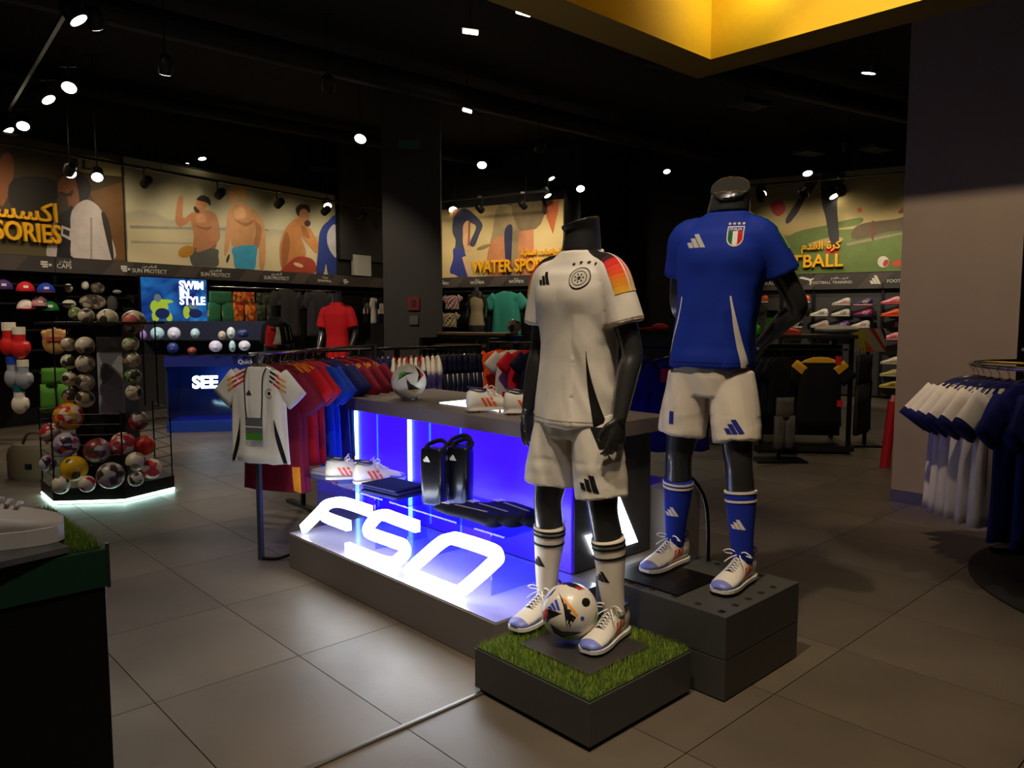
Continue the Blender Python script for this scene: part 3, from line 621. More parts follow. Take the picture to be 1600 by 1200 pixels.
def boot_meshes():
    up = MB().loft([ring_xz(y, w_, a, b, 20, 2.4, tp) for y, w_, a, b, tp in BSEC], lambda i, j: 1 if (BSEC[i][0] < -.16 or (BSEC[i][0] < -.06 and 9 < j < 21 and BSEC[i][0] < -.09)) else 0)
    upper = up.mesh('upper', [BTW, BTL], True)
    ol = []
    for y, w_, a, b, tp in BSEC: ol.append((w_ + .004, y))
    ol = ol + [(-x, y) for x, y in reversed(ol)]
    so = MB().prism(ol, .011, .024); sole = so.mesh('sole', mat('boot_sole_white', (232, 228, 220), .45))
    stu = MB()
    for x, y in ((.026, .05), (-.026, .05), (.024, .02), (-.024, .02), (.034, -.09), (-.034, -.09), (.03, -.13), (-.03, -.13), (.02, -.165), (-.02, -.165)): stu.cyl((x, y, .013), (x, y, 0), .007, .005, 8)
    stud = stu.mesh('studs', BTS)
    bv = bvh_of(upper)
    sd = MB()
    for s_ in (-1, 1):
        for k in range(3):
            y0 = -.012 - k*.024
            g = quadgrid((s_*.1, y0, .03), (s_*.1, y0 - .015, .03), (s_*.1, y0 + .013 - .0, .075), (s_*.1, y0 + .028, .075), 2, 4)
            stick(sd, bv, g, Vector((-s_, 0, 0)), .0012)
    stripe = sd.mesh('side_stripes', BTO, True)
    tn = MB(); stick(tn, bv, ruled([(-.012, -.03 - .012*i, .3) for i in range(8)], [(.012, -.03 - .012*i, .3) for i in range(8)], 3), Vector((0, 0, -1)), .0012)
    ring = [(.036*math.cos(R(a)), .022 + .046*math.sin(R(a)), .121 + .008*math.sin(R(a))) for a in range(0, 360, 20)]; tn.tube(ring + ring[:1], .006, 6)
    tongue = tn.mesh('tongue', BTN, True)
    lc = MB()
    def top(x, y):
        h, n_, _, _ = bv.ray_cast(Vector((x, y, .4)), Vector((0, 0, -1))); return Vector((x, y, (h.z if h else .1) + .003))
    for i in range(6):
        y = -.03 - i*.014
        lc.tube([top(-.019, y), top(0, y - .005) , top(.019, y - .012)], .0024, 5); lc.tube([top(.019, y), top(0, y - .005) + Vector((0, 0, .003)), top(-.019, y - .012)], .0024, 5)
    for s_ in (-1, 1):
        lc.tube(smooth_line([(0, -.03, .118), (s_*.03, -.045, .135), (s_*.055, -.05, .126), (s_*.05, -.03, .113), (s_*.012, -.026, .118)], 4), .0023, 5)
        lc.tube(smooth_line([(0, -.03, .118), (s_*.022, -.06, .108), (s_*.04, -.075, .09)], 4), .0023, 5)
    lace = lc.mesh('laces', LACE, True)
    return dict(upper=upper, sole=sole, studs=stud, side_stripes=stripe, tongue=tongue, laces=lace)
BOOT = boot_meshes()
# ------------------------------------------------------------------ headless display mannequins
PLAS = mat('mannequin_graphite', (46, 46, 46), .3, coat=.35, spec=.5)
def ell(z, rx, ry, cx=0, cy=0, n=32, p=2.3):
    out = []
    for j in range(n):
        a = 2*math.pi*j/n; c, s_ = math.cos(a), math.sin(a)
        out.append((cx + rx * math.copysign(abs(c)**(2/p), c), cy + ry * math.copysign(abs(s_)**(2/p), s_), z))
    return out
def limb(mb, pts, rs, n=16, k=5, flat=1):
    P = smooth_line(pts, k); rr = smooth_line([(r, 0, 0) for r in rs], k); mb.tube(P, [max(q.x, .002) for q in rr], n, flat=flat)
def hand(mb, wr, d, side, palm_n, s=1.0, curl=.25):
    """five-fingered hand: wr wrist, d direction of the hand, palm_n direction the palm faces; the thumb leaves the front edge"""
    d = Vector(d).normalized(); pn = Vector(palm_n); pn = (pn - d*pn.dot(d)).normalized(); th = Vector(side); th = (th - d*th.dot(d) - pn*th.dot(pn)).normalized()
    wr = Vector(wr); K = wr + d*.088*s
    rings = []
    for t, hw, hd in ((0, .027, .019), (.03, .034, .017), (.06, .041, .016), (.088, .042, .014), (.098, .036, .011)):
        c = wr + d*t*s; rings.append([c + th*hw*math.cos(2*math.pi*j/14)*s + pn*hd*math.sin(2*math.pi*j/14)*s for j in range(14)])
    mb.loft(rings)
    for i, (off, ln) in enumerate(((.031, .072), (.0105, .082), (-.0105, .076), (-.030, .060))):
        b0 = K + th*off*s; ang = 0; pts = [b0 - d*.03*s, b0]; cur = b0
        for q, seg in enumerate((.45, .32, .25)):
            ang += curl * (.8 + .35*q + .12*i); dd = (d*math.cos(ang) + pn*math.sin(ang) + th*off*1.2).normalized(); cur = cur + dd*ln*seg*s; pts.append(cur)
        mb.tube(pts, [.0095*s, .0092*s, .0086*s, .0078*s, .0055*s], 8)
    t0 = wr + d*.022*s + th*.022*s
    mb.tube([t0, t0 + (d*.5 + th*.62 + pn*.3).normalized()*.034*s, t0 + (d*.72 + th*.48 + pn*.35).normalized()*.062*s, t0 + (d*.86 + th*.34 + pn*.36).normalized()*.088*s], [.014*s, .0115*s, .010*s, .007*s], 8)
def folds(me, fn):
    me.update(); vs = me.vertices; no = [v.normal.copy() for v in vs]
    for v, n_ in zip(vs, no): v.co += n_ * fn(v.co)
def mannequin(label, loc, psi, zb, ank, fdir, arms, shirt_m, short_m, sock_m, band_m, opt):
    t = thing('mannequin', label, 'mannequin', (loc[0], loc[1], zb), -psi)
    hipx, hipy = opt.get('hip', (0, 0)); tx = opt.get('tx', 0); nx = opt.get('nx', 0); ws = opt.get('ws', 1.0); nr = opt.get('nr', 1.18); hs = opt.get('hs', 1.0)
    def Z(z): return z if z < .95 else .95 + (z - .95)*hs
    def tor(rows): return [ell(Z(z), rx*(ws if z > 1.1 else 1), ry, hipx + (tx - hipx)*min(1, max(0, (z - .95)/.3)) + nx*min(1, max(0, (z - 1.38)/.12)), hipy*max(0, 1 - max(0, z - .95)/.2) + (.012 if z > 1.4 else 0)) for z, rx, ry in rows]
    SHX = opt.get('shx', .162); SHZ = Z(1.388)
    # ---- body
    mb = MB()
    mb.loft(tor(((.80,.09,.075),(.86,.135,.09),(.92,.142,.095),(1.0,.145,.095),(1.08,.138,.094),(1.18,.148,.10),(1.28,.162,.104),(1.36,.160,.095),(1.41,.13,.08),(1.45,.09,.066),(1.49,.064,.062),(1.54,.057,.059))))
    ntop = [(p[0]*1.02 + tx + nx, p[1]*1.02 - .004, opt.get('nt', Z(1.575)) + p[1]*opt.get('slant', .3) + p[0]*opt.get('slx', 0)) for p in ell(0, .060*nr, .062*nr)]
    mb.loft(tor(((1.47,.066*nr,.064*nr),(1.54,.058*nr,.060*nr))) + [ntop])
    legs = []
    for s_, (ax, ay) in zip((-1, 1), ank):
        hp = Vector((hipx + s_*.088, hipy, .87)); an = Vector((ax, ay, .10)); kn = hp.lerp(an, .49) + Vector((s_*.012, -.022, 0)); cf = kn.lerp(an, .33) + Vector((0, .012, 0))
        pts = [hp, hp.lerp(kn, .4), hp.lerp(kn, .8), kn, cf, kn.lerp(an, .72), an, an - Vector((0, 0, .05))]; rs = [.078, .080, .066, .058, .059, .044, .036, .036]
        limb(mb, pts, rs, 18); legs.append((pts, rs))
    for s_, am in zip((-1, 1), arms):
        sh = Vector((tx + s_*SHX, .005, SHZ)); el, wrp, hd, pn, th = [Vector(q) for q in am[:5]]
        limb(mb, [Vector((tx + s_*.10, .0, SHZ + .005)), sh, sh.lerp(el, .45), el, el.lerp(wrp, .35), wrp, wrp + (wrp - el).normalized()*.02], [.034, .046, .05, .042, .043, .028, .026], 16)
        hand(mb, wrp, hd, th, pn, 1.05, am[5] if len(am) > 5 else .22)
    me = remesh(mb, .0055, 5); me.materials.append(PLAS); me.polygons.foreach_set('use_smooth', [True]*len(me.polygons)); link('body', me, t)
    # ---- shirt
    mb = MB(); hz = opt.get('hem', .83)
    mb.loft(tor(((hz,.182,.130),(hz+.05,.180,.128),(.98,.177,.120),(1.08,.172,.115),(1.18,.177,.117),(1.26,.185,.121),(1.33,.188,.121),(1.385,.178,.108),(1.41,.165,.100),(1.432,.138,.092),(1.452,.110,.084),(1.47,.090,.080))))
    slv = []
    for s_, am in zip((-1, 1), arms):
        sh = Vector((tx + s_*SHX, .005, SHZ)); el = Vector(am[0]); e2 = sh.lerp(el, opt.get('slv', .74)); up_ = sh.lerp(el, .35)
        pts = [Vector((tx + nx*.6 + s_*.058, .010, SHZ + .036)), sh + Vector((-s_*.012, 0, 0)), up_ + Vector((s_*.002, 0, 0)), e2]; limb(mb, pts, [.046, .071, .073, .078], 20); slv.append((pts, e2))
    me = remesh(mb, .0065, 10)
    sd = opt.get('seed', 0)
    def fs(p):
        n1 = noise.noise(Vector((p.x*13 + p.z*7*(1 if p.x > .03 else -.4) + sd, p.y*13, p.z*1.8 + sd))); n2 = noise.noise(Vector((p.x*22 + p.z*16*(1 if p.x > 0 else -1), p.y*20, p.z*7 + sd)))
        lo = min(1, max(0, (1.27 - p.z)/.12)); slw = min(1, max(0, (abs(p.x) - .17)/.05))
        pec = 0
        if p.y < .0:
            dx, dz = (abs(p.x - tx) - .075)/.07, (p.z - Z(1.30))/(.07 if p.z > Z(1.30) else .05); pec = .013*math.exp(-dx*dx*.8 - dz*dz)
        return pec + opt.get('fold', 1) * (.017*n1*lo + .0024*n2*(.25 + .75*max(lo*.5, slw)))
    folds(me, fs)
    me.materials.append(shirt_m); me.polygons.foreach_set('use_smooth', [True]*len(me.polygons)); shirt = link('shirt', me, t); sb = bvh_of(me)
    # collar, hems
    mb = MB(); cr = [(tx + nx + .084*math.cos(R(a)), .012 + .076*math.sin(R(a)), Z(1.463) + .016*math.sin(R(a))) for a in range(0, 361, 12)]; mb.tube(cr, .006, 6)
    mb.obj('collar', opt['collar'], shirt, smooth=True)
    mb = MB()
    for (pts, e2), s_ in zip(slv, (-1, 1)):
        tg = (pts[3] - pts[2]).normalized(); c0 = e2 - tg*.012; a_ = tg.cross(Vector((0, 1, 0))).normalized(); b_ = tg.cross(a_)
        rows = [[c0 - tg*k + (a_*math.cos(2*math.pi*j/32) + b_*math.sin(2*math.pi*j/32))*.098 for j in range(33)] for k in (0, .0035)]
        stick(mb, sb, rows, lambda i, j: -(a_*math.cos(2*math.pi*j/32) + b_*math.sin(2*math.pi*j/32)), .0012)
    rows = [[Vector((hipx + .5*math.cos(2*math.pi*j/48), hipy + .5*math.sin(2*math.pi*j/48), hz + .022 + k)) for j in range(49)] for k in (0, .0035)]
    stick(mb, sb, rows, lambda i, j: -Vector((math.cos(2*math.pi*j/48), math.sin(2*math.pi*j/48), 0)), .0012)
    tag(mb.obj('hem_stitching', opt['stitch'], shirt), kind='stuff')
    # ---- shorts
    mb = MB(); mb.loft(tor(((.78,.15,.105),(.86,.162,.113),(.955,.158,.106))))
    for (pts, rs), zz in zip(legs, opt.get('shz', (.565, .565))):
        hp, kn = pts[0], pts[3]; tt = (hp.z - zz)/(hp.z - kn.z); en = hp.lerp(kn, tt)
        limb(mb, [hp + Vector((0, 0, .0)), hp.lerp(en, .5), en], [.095, .103, .104], 22)
    me = remesh(mb, .0065, 5)
    folds(me, lambda p: .010*noise.noise(Vector((p.x*17 + p.z*5, p.y*17, p.z*2.5 + 3 + sd))) + .0035*noise.noise(Vector((p.x*9, p.y*9, p.z*22 + sd)))*(p.z < .7))
    me.materials.append(short_m); me.polygons.foreach_set('use_smooth', [True]*len(me.polygons)); shorts = link('shorts', me, t); hb = bvh_of(me)
    # ---- socks and boots
    for (pts, rs), fd, (ax, ay), st_ in zip(legs, fdir, ank, opt.get('sockz', (.41, .41))):
        P = smooth_line(pts, 8); RR = smooth_line([(r, 0, 0) for r in rs], 8)
        sel = [(p, r.x + .006) for p, r in zip(P, RR) if .085 < p.z < st_]
        sk = MB().tube([p for p, r in sel], [r for p, r in sel], 24).obj('sock', sock_m, t, smooth=True)
        for k in range(opt['bands'][0]):
            mb = MB()
            zc = st_ - opt['bands'][1] - k*opt['bands'][2]
            q = [(p, r) for p, r in zip(P, RR) if zc - .012 < p.z]; 
            c = min(zip(P, RR), key=lambda w_: abs(w_[0].z - zc)); tdir = (pts[3] - pts[6]).normalized()
            mb.cyl(c[0] - tdir*.0045, c[0] + tdir*.0045, c[1].x + .0085, n=28)
            mb.obj('sock_band', band_m, sk)
        # three-bar mark on the shin
        bvs = bvh_of(sk.data); cz = .235; cp = min(P, key=lambda w_: abs(w_.z - cz)); mb = MB()
        mdx = opt.get('sockmark', -.012)
        for qd in stripes3():
            g = quadgrid(*[(cp.x + mdx + p[0]*.045, cp.y - .3, cz + p[1]*.04) for p in qd], 2, 3); stick(mb, bvs, g, Vector((0, 1, 0)), .0012)
        mb.obj('three_bar_mark', opt['sockmark_m'], sk)
        bt = None
        for nm, bm in BOOT.items():
            if bt is None: bt = link('boot', bm, t, M=TR((ax, ay, opt.get('bootz', 0)), psi - fd, s=1.08))
            else:
                o_ = link(nm, bm, bt)
                if nm in ('side_stripes', 'studs', 'laces'): tag(o_, kind='stuff')
    return t, shirt, sb, shorts, hb, slv
def front(pts, y=-.6): return [Vector((p[0], y, p[1])) for p in pts]
def mark3(mb, bv, cx, cz, sz, rot=0, mi=0, off=.002, dirv=(0, 1, 0), y=-.6, w_=1.0):
    for q in stripes3():
        pts = []
        for p in q:
            x, z = p[0]*sz*w_, p[1]*sz; c, s_ = math.cos(R(rot)), math.sin(R(rot)); pts.append((cx + x*c - z*s_, y, cz + x*s_ + z*c))
        stick(mb, bv, quadgrid(*pts, 3, 4), Vector(dirv), off, mi)
def disc(mb, bv, cx, cz, r0, r1, mi=0, off=.002, n=28, y=-.6, sq=1.0):
    rows = [[Vector((cx + (r0 + (r1-r0)*k/3)*math.cos(2*math.pi*j/n), y, cz + sq*(r0 + (r1-r0)*k/3)*math.sin(2*math.pi*j/n))) for j in range(n + 1)] for k in range(4)]
    stick(mb, bv, rows, Vector((0, 1, 0)), off, mi)
def star(mb, bv, cx, cz, r, mi, off=.002):
    pts = [Vector((cx + (r if k % 2 == 0 else r*.42)*math.sin(math.pi*k/5), -.6, cz + (r if k % 2 == 0 else r*.42)*math.cos(math.pi*k/5))) for k in range(10)]
    stick(mb, bv, [pts + pts[:1], [Vector((cx, -.6, cz))]*11], Vector((0, 1, 0)), off, mi)
# ---- white kit
C2 = cloth
WHT = cloth('white_jersey', (226, 218, 206)); WSH = cloth('white_shorts', (218, 210, 198)); WSK = cloth('white_sock', (222, 212, 198)); BLKC = cloth('black_cloth', (16, 15, 16))
PZ1 = .19
w_arms = [((-.255, .03, 1.13), (-.268, -.03, .885), (-.0, -.10, -1), (1, .1, 0), (0, -1, 0), .2), ((.205, .03, 1.13), (.218, -.06, .89), (-.05, -.16, -1), (-1, .2, 0), (-.2, -1, 0), .32)]
mw, sh, sb, so, hb, slv = mannequin('headless graphite mannequin in white jersey, white shorts and white socks', (.285, 3.04), R(43), PZ1, [(-.165, -.025), (.158, .005)], (R(40), R(36)), w_arms, WHT, WSH, WSK, BLKC,
    dict(stitch=C2('cream_stitch', (186, 168, 140)), collar=WHT, bands=(3, .03, .024), shz=(.575, .555), sockmark_m=BLKC, seed=1.3, slant=.15, slx=.25, hem=.835, hip=(-.035, 0), tx=-.035, nx=.012, ws=.97, shx=.158, hs=1.09, slv=.66))
mb = MB(); mark3(mb, sb, -.12, 1.385, .05); mb.obj('three_bar_mark', BLKC, sh)
mb = MB(); cx, cz = .055, 1.405
disc(mb, sb, cx, cz, .0, .040, 1); disc(mb, sb, cx, cz, .0375, .0405, 0, .003); disc(mb, sb, cx, cz, .026, .028, 0, .003)
for k in range(7):
    a = R(k*51.4); stick(mb, sb, quadgrid(*front([(cx + .003*math.cos(a+1.57), cz + .003*math.sin(a+1.57)), (cx + .018*math.cos(a), cz + .018*math.sin(a)), (cx + .018*math.cos(a+.35), cz + .018*math.sin(a+.35)), (cx - .003*math.cos(a+1.57), cz - .003*math.sin(a+1.57))]), 2, 2), Vector((0, 1, 0)), .0035, 0)
for k in range(4): star(mb, sb, cx - .042 + k*.028, cz + .055 + (.006 if k in (1, 2) else 0), .009, 0)
mb.obj('crest', [BLKC, cloth('crest_cream', (206, 198, 184))], sh)
def shoulder(sh, sb, slv, side, cols, v0, v1, u1, nm, off=.002, nv=24, nu=26, r=.5):
    """print running over the shoulder: u from collar to sleeve, v the angle around the shoulder axis (0 up, + to the front)"""
    pts, e2 = slv[side]; P = smooth_line([pts[0] + Vector((-(-1, 1)[side]*.03, 0, .01))] + pts, 8); mb = MB(); L = len(P) - 1
    rows = []; dirs = []
    for i in range(nu + 1):
        u = i/nu*u1; f = u*L; k = min(int(f), L-1); c = P[k].lerp(P[k+1], f-k); tg = (P[k+1]-P[k]).normalized()
        upv = (UP - tg*UP.dot(tg)) if abs(tg.z) < .8 else (Vector(((-1, 1)[side], 0, 0)) - tg*tg.x*(-1, 1)[side]); upv = (upv + Vector(((-1, 1)[side]*.4, 0, .2))); upv = (upv - tg*upv.dot(tg)).normalized()
        fr = Vector((0, -1, 0)); fr = (fr - tg*fr.dot(tg) - upv*fr.dot(upv)).normalized(); row = []; dr = []
        for j in range(nv + 1):
            v = R(v0(i/nu) + (v1(i/nu) - v0(i/nu))*j/nv); d = upv*math.cos(v) + fr*math.sin(v); row.append(c + d*r); dr.append(-d)
        rows.append(row); dirs.append(dr)
    mats = []
    def mi(i, j):
        m = cols(i/nu, j/nv)
        if m not in mats: mats.append(m)
        return mats.index(m)
    stick(mb, sb, rows, lambda i, j: dirs[i][j], off, mi)
    mb.obj(nm, mats, sh, smooth=True)
def grad(u):
    st_ = [(0, (14, 13, 14)), (.60, (20, 14, 16)), (.66, (190, 26, 34)), (.72, (226, 48, 36)), (.80, (240, 116, 36)), (.90, (240, 162, 40)), (1.01, (244, 196, 60))]
    for (a, c), (b, d) in zip(st_, st_[1:]):
        if u <= b:
            f = round((u - a)/(b - a)*4)/4; return tuple(int(c[q] + (d[q]-c[q])*f) for q in range(3))
    return st_[-1][1]
def gcols(u, v):
    for a in (.0, .17, .34):
        if a <= v < a + .10: return WHT
    g = grad(u); return cloth('shoulder_%d_%d_%d' % g, g)
for s_ in (0, 1): shoulder(sh, sb, slv, s_, gcols, lambda u: -30, lambda u: 28 + 34*min(1, u*1.3), .72, 'shoulder_print', nv=36)
# side panel of the jersey and leg of the shorts, on the left of the wearer
ns = 14
Lc = [Vector((.150 + .0*q + .055*(q/ns)**2*0 - .03*math.sin(q/ns*1.6), -.6, 1.13 - q*.295/ns)) for q in range(ns + 1)]
def sidepanel(bv, par, top, bot, x0, x1, w0, w1, m, sgn=1, nm='side_panel', pw=1.6, d=(-.75, .66, 0)):
    mb = MB(); dv = Vector((d[0]*sgn, d[1], 0)).normalized(); sx = Vector((-dv.y, dv.x, 0))*-1*sgn
    rows = []
    for i in range(17):
        f = i/16; z = top + (bot - top)*f; c = x0 + (x1 - x0)*f**pw; w_ = w0 + (w1 - w0)*f**1.4
        o = Vector((0, 0, z)) - dv*.6
        rows.append([o + sx*(c + w_*(j/5)) for j in range(6)])
    stick(mb, bv, rows, dv, .0022); mb.obj(nm, m, par, smooth=True)
sidepanel(sb, sh, 1.13, .838, -.018, .012, .002, .058, BLKC, 1)
sidepanel(sb, sh, 1.13, .838, -.018, .012, .002, .058, BLKC, -1, d=(-.95, .3))
sidepanel(hb, so, .84, .76, .0, .03, .07, .05, BLKC, 1, pw=1)
mb = MB(); mark3(mb, hb, .105, .60, .06, -8); mb.obj('three_bar_mark', BLKC, so)
# ---- blue kit
ITB = cloth('blue_jersey', (15, 44, 148)); ITS = cloth('offwhite_shorts', (214, 202, 184)); ITK = cloth('blue_sock', (22, 44, 150)); OFF = cloth('offwhite_trim', (216, 208, 196)); GRN = cloth('green_trim', (22, 92, 52)); RED = cloth('red_trim', (190, 26, 36)); NVY = cloth('navy_print', (28, 40, 130))
i_arms = [((-.215, .09, 1.17), (-.13, .20, 1.0), (.7, .3, -.6), (0, 1, 0), (0, 0, 1), .4), ((.29, .09, 1.16), (.13, .20, 1.0), (-.7, .3, -.6), (0, 1, 0), (0, 0, 1), .4)]
PZ2 = .335
mi_, sh, sb, so, hb, slv = mannequin('headless graphite mannequin in blue jersey, white shorts and blue socks', (.90, 3.29), R(28), PZ2, [(-.195, .015), (.125, -.085)], (R(47), R(42)), i_arms, ITB, ITS, ITK, OFF,
    dict(stitch=C2('blue_stitch', (10, 30, 100)), collar=ITB, bands=(2, .012, .026), shz=(.60, .59), sockz=(.40, .385), sockmark_m=OFF, seed=7.7, slant=.75, slx=-.1, hem=.90, slv=.56, nr=1.32, nt=1.655, hip=(-.045, 0), tx=-.012, nx=.03, fold=.9, hs=1.16, shx=.160))
mb = MB(); mark3(mb, sb, -.10, 1.40, .058); mb.obj('three_bar_mark', cloth('silver_print', (176, 172, 170)), sh)
mb = MB(); cx, cz = .065, 1.44
def shield(s_, dy=0): return [(-.5*s_, .62*s_), (.5*s_, .62*s_), (.52*s_, -.1*s_), (.38*s_, -.45*s_), (0, -.68*s_), (-.38*s_, -.45*s_), (-.52*s_, -.1*s_)]
def shieldrows(s_, x0, x1, zt, zb_):
    rows = []
    for i in range(13):
        f = i/12; z = zt + (zb_ - zt)*f
        hw = .52*s_ if z > -.1*s_ else .52*s_*math.sqrt(max(0, 1 - ((-.1*s_ - z)/(.58*s_))**2))
        rows.append([Vector((cx + max(-hw, min(hw, x0 + (x1-x0)*j/4)), -.6, cz + z)) for j in range(5)])
    return rows
S_ = .062
stick(mb, sb, shieldrows(S_, -.6*S_, .6*S_, .70*S_, -.67*S_), Vector((0, 1, 0)), .002, 0)
stick(mb, sb, shieldrows(S_*.86, -.5*S_, .5*S_, .62*S_, .36*S_), Vector((0, 1, 0)), .003, 4)
for k, m_ in ((0, 1), (1, 2), (2, 3)): stick(mb, sb, shieldrows(S_*.86, (-.46 + k*.307)*S_, (-.46 + (k+1)*.307)*S_, .34*S_, -.58*S_), Vector((0, 1, 0)), .003, m_)
for k in range(4): star(mb, sb, cx - .026 + k*.0175, cz + .055, .008, 0)
o = mb.obj('crest', [OFF, GRN, cloth('crest_white', (226, 222, 214)), RED, NVY], sh)
me = text_mesh('ITALIA', .016, 0, .0005, 'CENTER', mats=OFF)
for v in me.vertices:
    h, n_, _, _ = sb.ray_cast(Vector((cx + v.co.x, -.6, cz + .024 + v.co.y)), Vector((0, 1, 0)))
    if h: v.co = h + n_*.004
link('crest_lettering', me, sh)
def icols(u, v): return GRN if v > .62 else (OFF if v > .36 else (RED if v < .2 else ITB))
for s_ in (0, 1): shoulder(sh, sb, slv, s_, icols, lambda u: -16, lambda u: 18 + 4*u, .72, 'shoulder_stripe')
sidepanel(sb, sh, 1.20, .905, -.05, .0, .006, .042, OFF, 1, pw=1.3)
sidepanel(sb, sh, 1.20, .905, -.05, .0, .006, .042, OFF, -1, pw=1.3, d=(-.97, .22))
mb = MB(); mark3(mb, hb, .08, .635, .058, 4); mb.obj('three_bar_mark', NVY, so)
mb = MB(); stick(mb, hb, quadgrid(*front([(-.195, .655), (-.175, .655), (-.175, .71), (-.195, .71)]), 3, 3), Vector((0, 1, 0)), .002, 0); mb.obj('small_crest', NVY, so)
# support rod of the blue mannequin
t = mi_; mb = MB(); mb.tube(smooth_line([(-.07, .13, .004), (-.075, .13, .18), (-.09, .12, .29), (-.125, .085, .37), (-.155, .045, .41)], 5), .009, 8); mb.obj('support_rod', mat('black_rod', (14, 14, 14), .4, .6), t, smooth=True)
# ------------------------------------------------------------------ hanging garments
CH = mat('chrome', (190, 190, 192), .18, 1.0); CLR = acrylic('hanger_clear', (230, 225, 215), .25); BMT = mat('black_metal', (20, 20, 20), .4, .6); TAGR = mat('red_tag', (200, 30, 44), .5)
def jersey_me(w, h, mats, mi=None, seed=0, d=.032, slv=1.0, n=28):
    mb = MB(); sx, sz = w/.46, h/.70
    rows = [(0,.075),(-.012,.11),(-.03,.155),(-.055,.195),(-.085,.213),(-.15,.213),(-.22,.208),(-.32,.212),(-.44,.217),(-.56,.222),(-.64,.226),(-.70,.230)]
    rings = []
    for i, (z, hw) in enumerate(rows):
        f = min(1, -z/.2); row = []
        for j in range(n):
            a = 2*math.pi*j/n; c, s_ = math.cos(a), math.sin(a); x = hw*math.copysign(abs(c)**.8, c)
            rp = 1 + f*.55*math.sin(x*52 + seed) * (.5 + .5*math.sin(x*17 + z*6 + seed*2))
            row.append((x*sx, math.copysign(abs(s_)**.7, s_)*(d*(.35 + .65*f))*rp, z*sz + (.006*math.sin(x*40 + seed) if i == len(rows)-1 else 0)))
        rings.append(row)
    mb.loft(rings, (lambda i, j: mi('body', i, j, rings)) if mi else 0)
    if slv:
        for s_ in (-1, 1):
            a = Vector((s_*.165*sx, 0, -.075*sz)); b = a + Vector((s_*.135*sx, 0, -.165*sz))*slv; u = Vector((-(b-a).z, 0, (b-a).x)).normalized()
            rg = []
            for k in range(6):
                t = k/5; c = a.lerp(b, t); hw = .078 + .008*t; th = d*(.75 + .2*math.sin(k + seed))
                rg.append([tuple(c + u*math.cos(2*math.pi*q/14)*hw*sx + Vector((0, 1, 0))*math.copysign(abs(math.sin(2*math.pi*q/14))**.8, math.sin(2*math.pi*q/14))*th) for q in range(14)])
            mb.loft(rg, (lambda i, j: mi('sleeve', i, j, rg)) if mi else 0)
    return mb.mesh('jersey', mats, True)
def pants_me(w, h, mats, mi=None, seed=0, d=.03):
    mb = MB()
    def rg(z, c, hw, dd): return [(c + hw*math.copysign(abs(math.cos(2*math.pi*j/20))**.8, math.cos(2*math.pi*j/20)), dd*math.copysign(abs(math.sin(2*math.pi*j/20))**.7, math.sin(2*math.pi*j/20))*(1 + .3*math.sin(z*40 + j + seed)), z) for j in range(20)]
    mb.loft([rg(-h*t, 0, w*(.42 + .07*t), d) for t in (0, .1, .25, .4)], (lambda i, j: mi('body', i, j, None)) if mi else 0)
    for s_ in (-1, 1): mb.loft([rg(-h*t, s_*w*(.23 + .05*t), w*(.235), d) for t in (.36, .6, .8, 1.0)], (lambda i, j: mi('leg', i, j, None)) if mi else 0)
    return mb.mesh('shorts', mats, True)
hg = MB(); hg.tube(smooth_line([(0, 0, .004), (0, 0, .03), (.006, 0, .05), (.018, 0, .062), (.012, 0, .078), (-.006, 0, .080), (-.016, 0, .07)], 3), .003, 6)
hg.tube([(-.19, 0, -.055), (-.1, 0, -.012), (0, 0, .012), (.1, 0, -.012), (.19, 0, -.055)], [.007, .008, .009, .008, .007], 6)
HANG = hg.mesh('hanger', CLR, True)
HOOKZ = .074
def garment(name, me, cat, hs=1.0, tagc=True):
    o = link(name, me); o['category'] = cat; h = link('hanger', HANG, o); h.scale = (hs, 1, 1)
    return o
def put(first, used, loc, rz, label, group=None):
    o = first if not used[0] else copy_tree(first); used[0] = True
    o.location = loc; o.rotation_euler = (0, 0, rz); o['label'] = label
    if group: o['group'] = group
    return o
C_ = lambda n, c: cloth(n, c)
MAR = C_('maroon_cloth', (118, 16, 40)); MAO = C_('marigold_trim', (236, 150, 40)); RDC = C_('red_cloth', (196, 24, 34)); BLC = C_('royal_cloth', (20, 60, 168)); NVC = C_('navy_cloth', (22, 26, 84)); DNV = C_('dark_navy_cloth', (14, 16, 38)); ORC = C_('orange_cloth', (240, 84, 24)); CRM = C_('cream_cloth', (214, 204, 186)); GRY = C_('grey_cloth', (72, 68, 68)); TEA = C_('teal_cloth', (20, 84, 104)); TUR = C_('turquoise_cloth', (62, 158, 138)); BGC = C_('beige_form', (168, 150, 112)); GLD = C_('gold_trim', (214, 160, 40)); GRC = C_('green_cloth', (52, 112, 78)); PNK = C_('coral_cloth', (216, 90, 84)); SLV = C_('silver_cloth', (150, 150, 156)); LIM = C_('lime_cloth', (96, 200, 40))
def stripe_mi(base=0, s1=1, s2=2):
    def f(kind, i, j, rg):
        if kind == 'body' and 1 <= i <= 3: return s1 if j % 3 == 0 else base
        if kind == 'sleeve' and 3 < j < 11 and i < 4 and False: return s1
        return base
    return f
ORD = ('first', 'second', 'third', 'fourth', 'fifth', 'sixth', 'seventh', 'eighth')
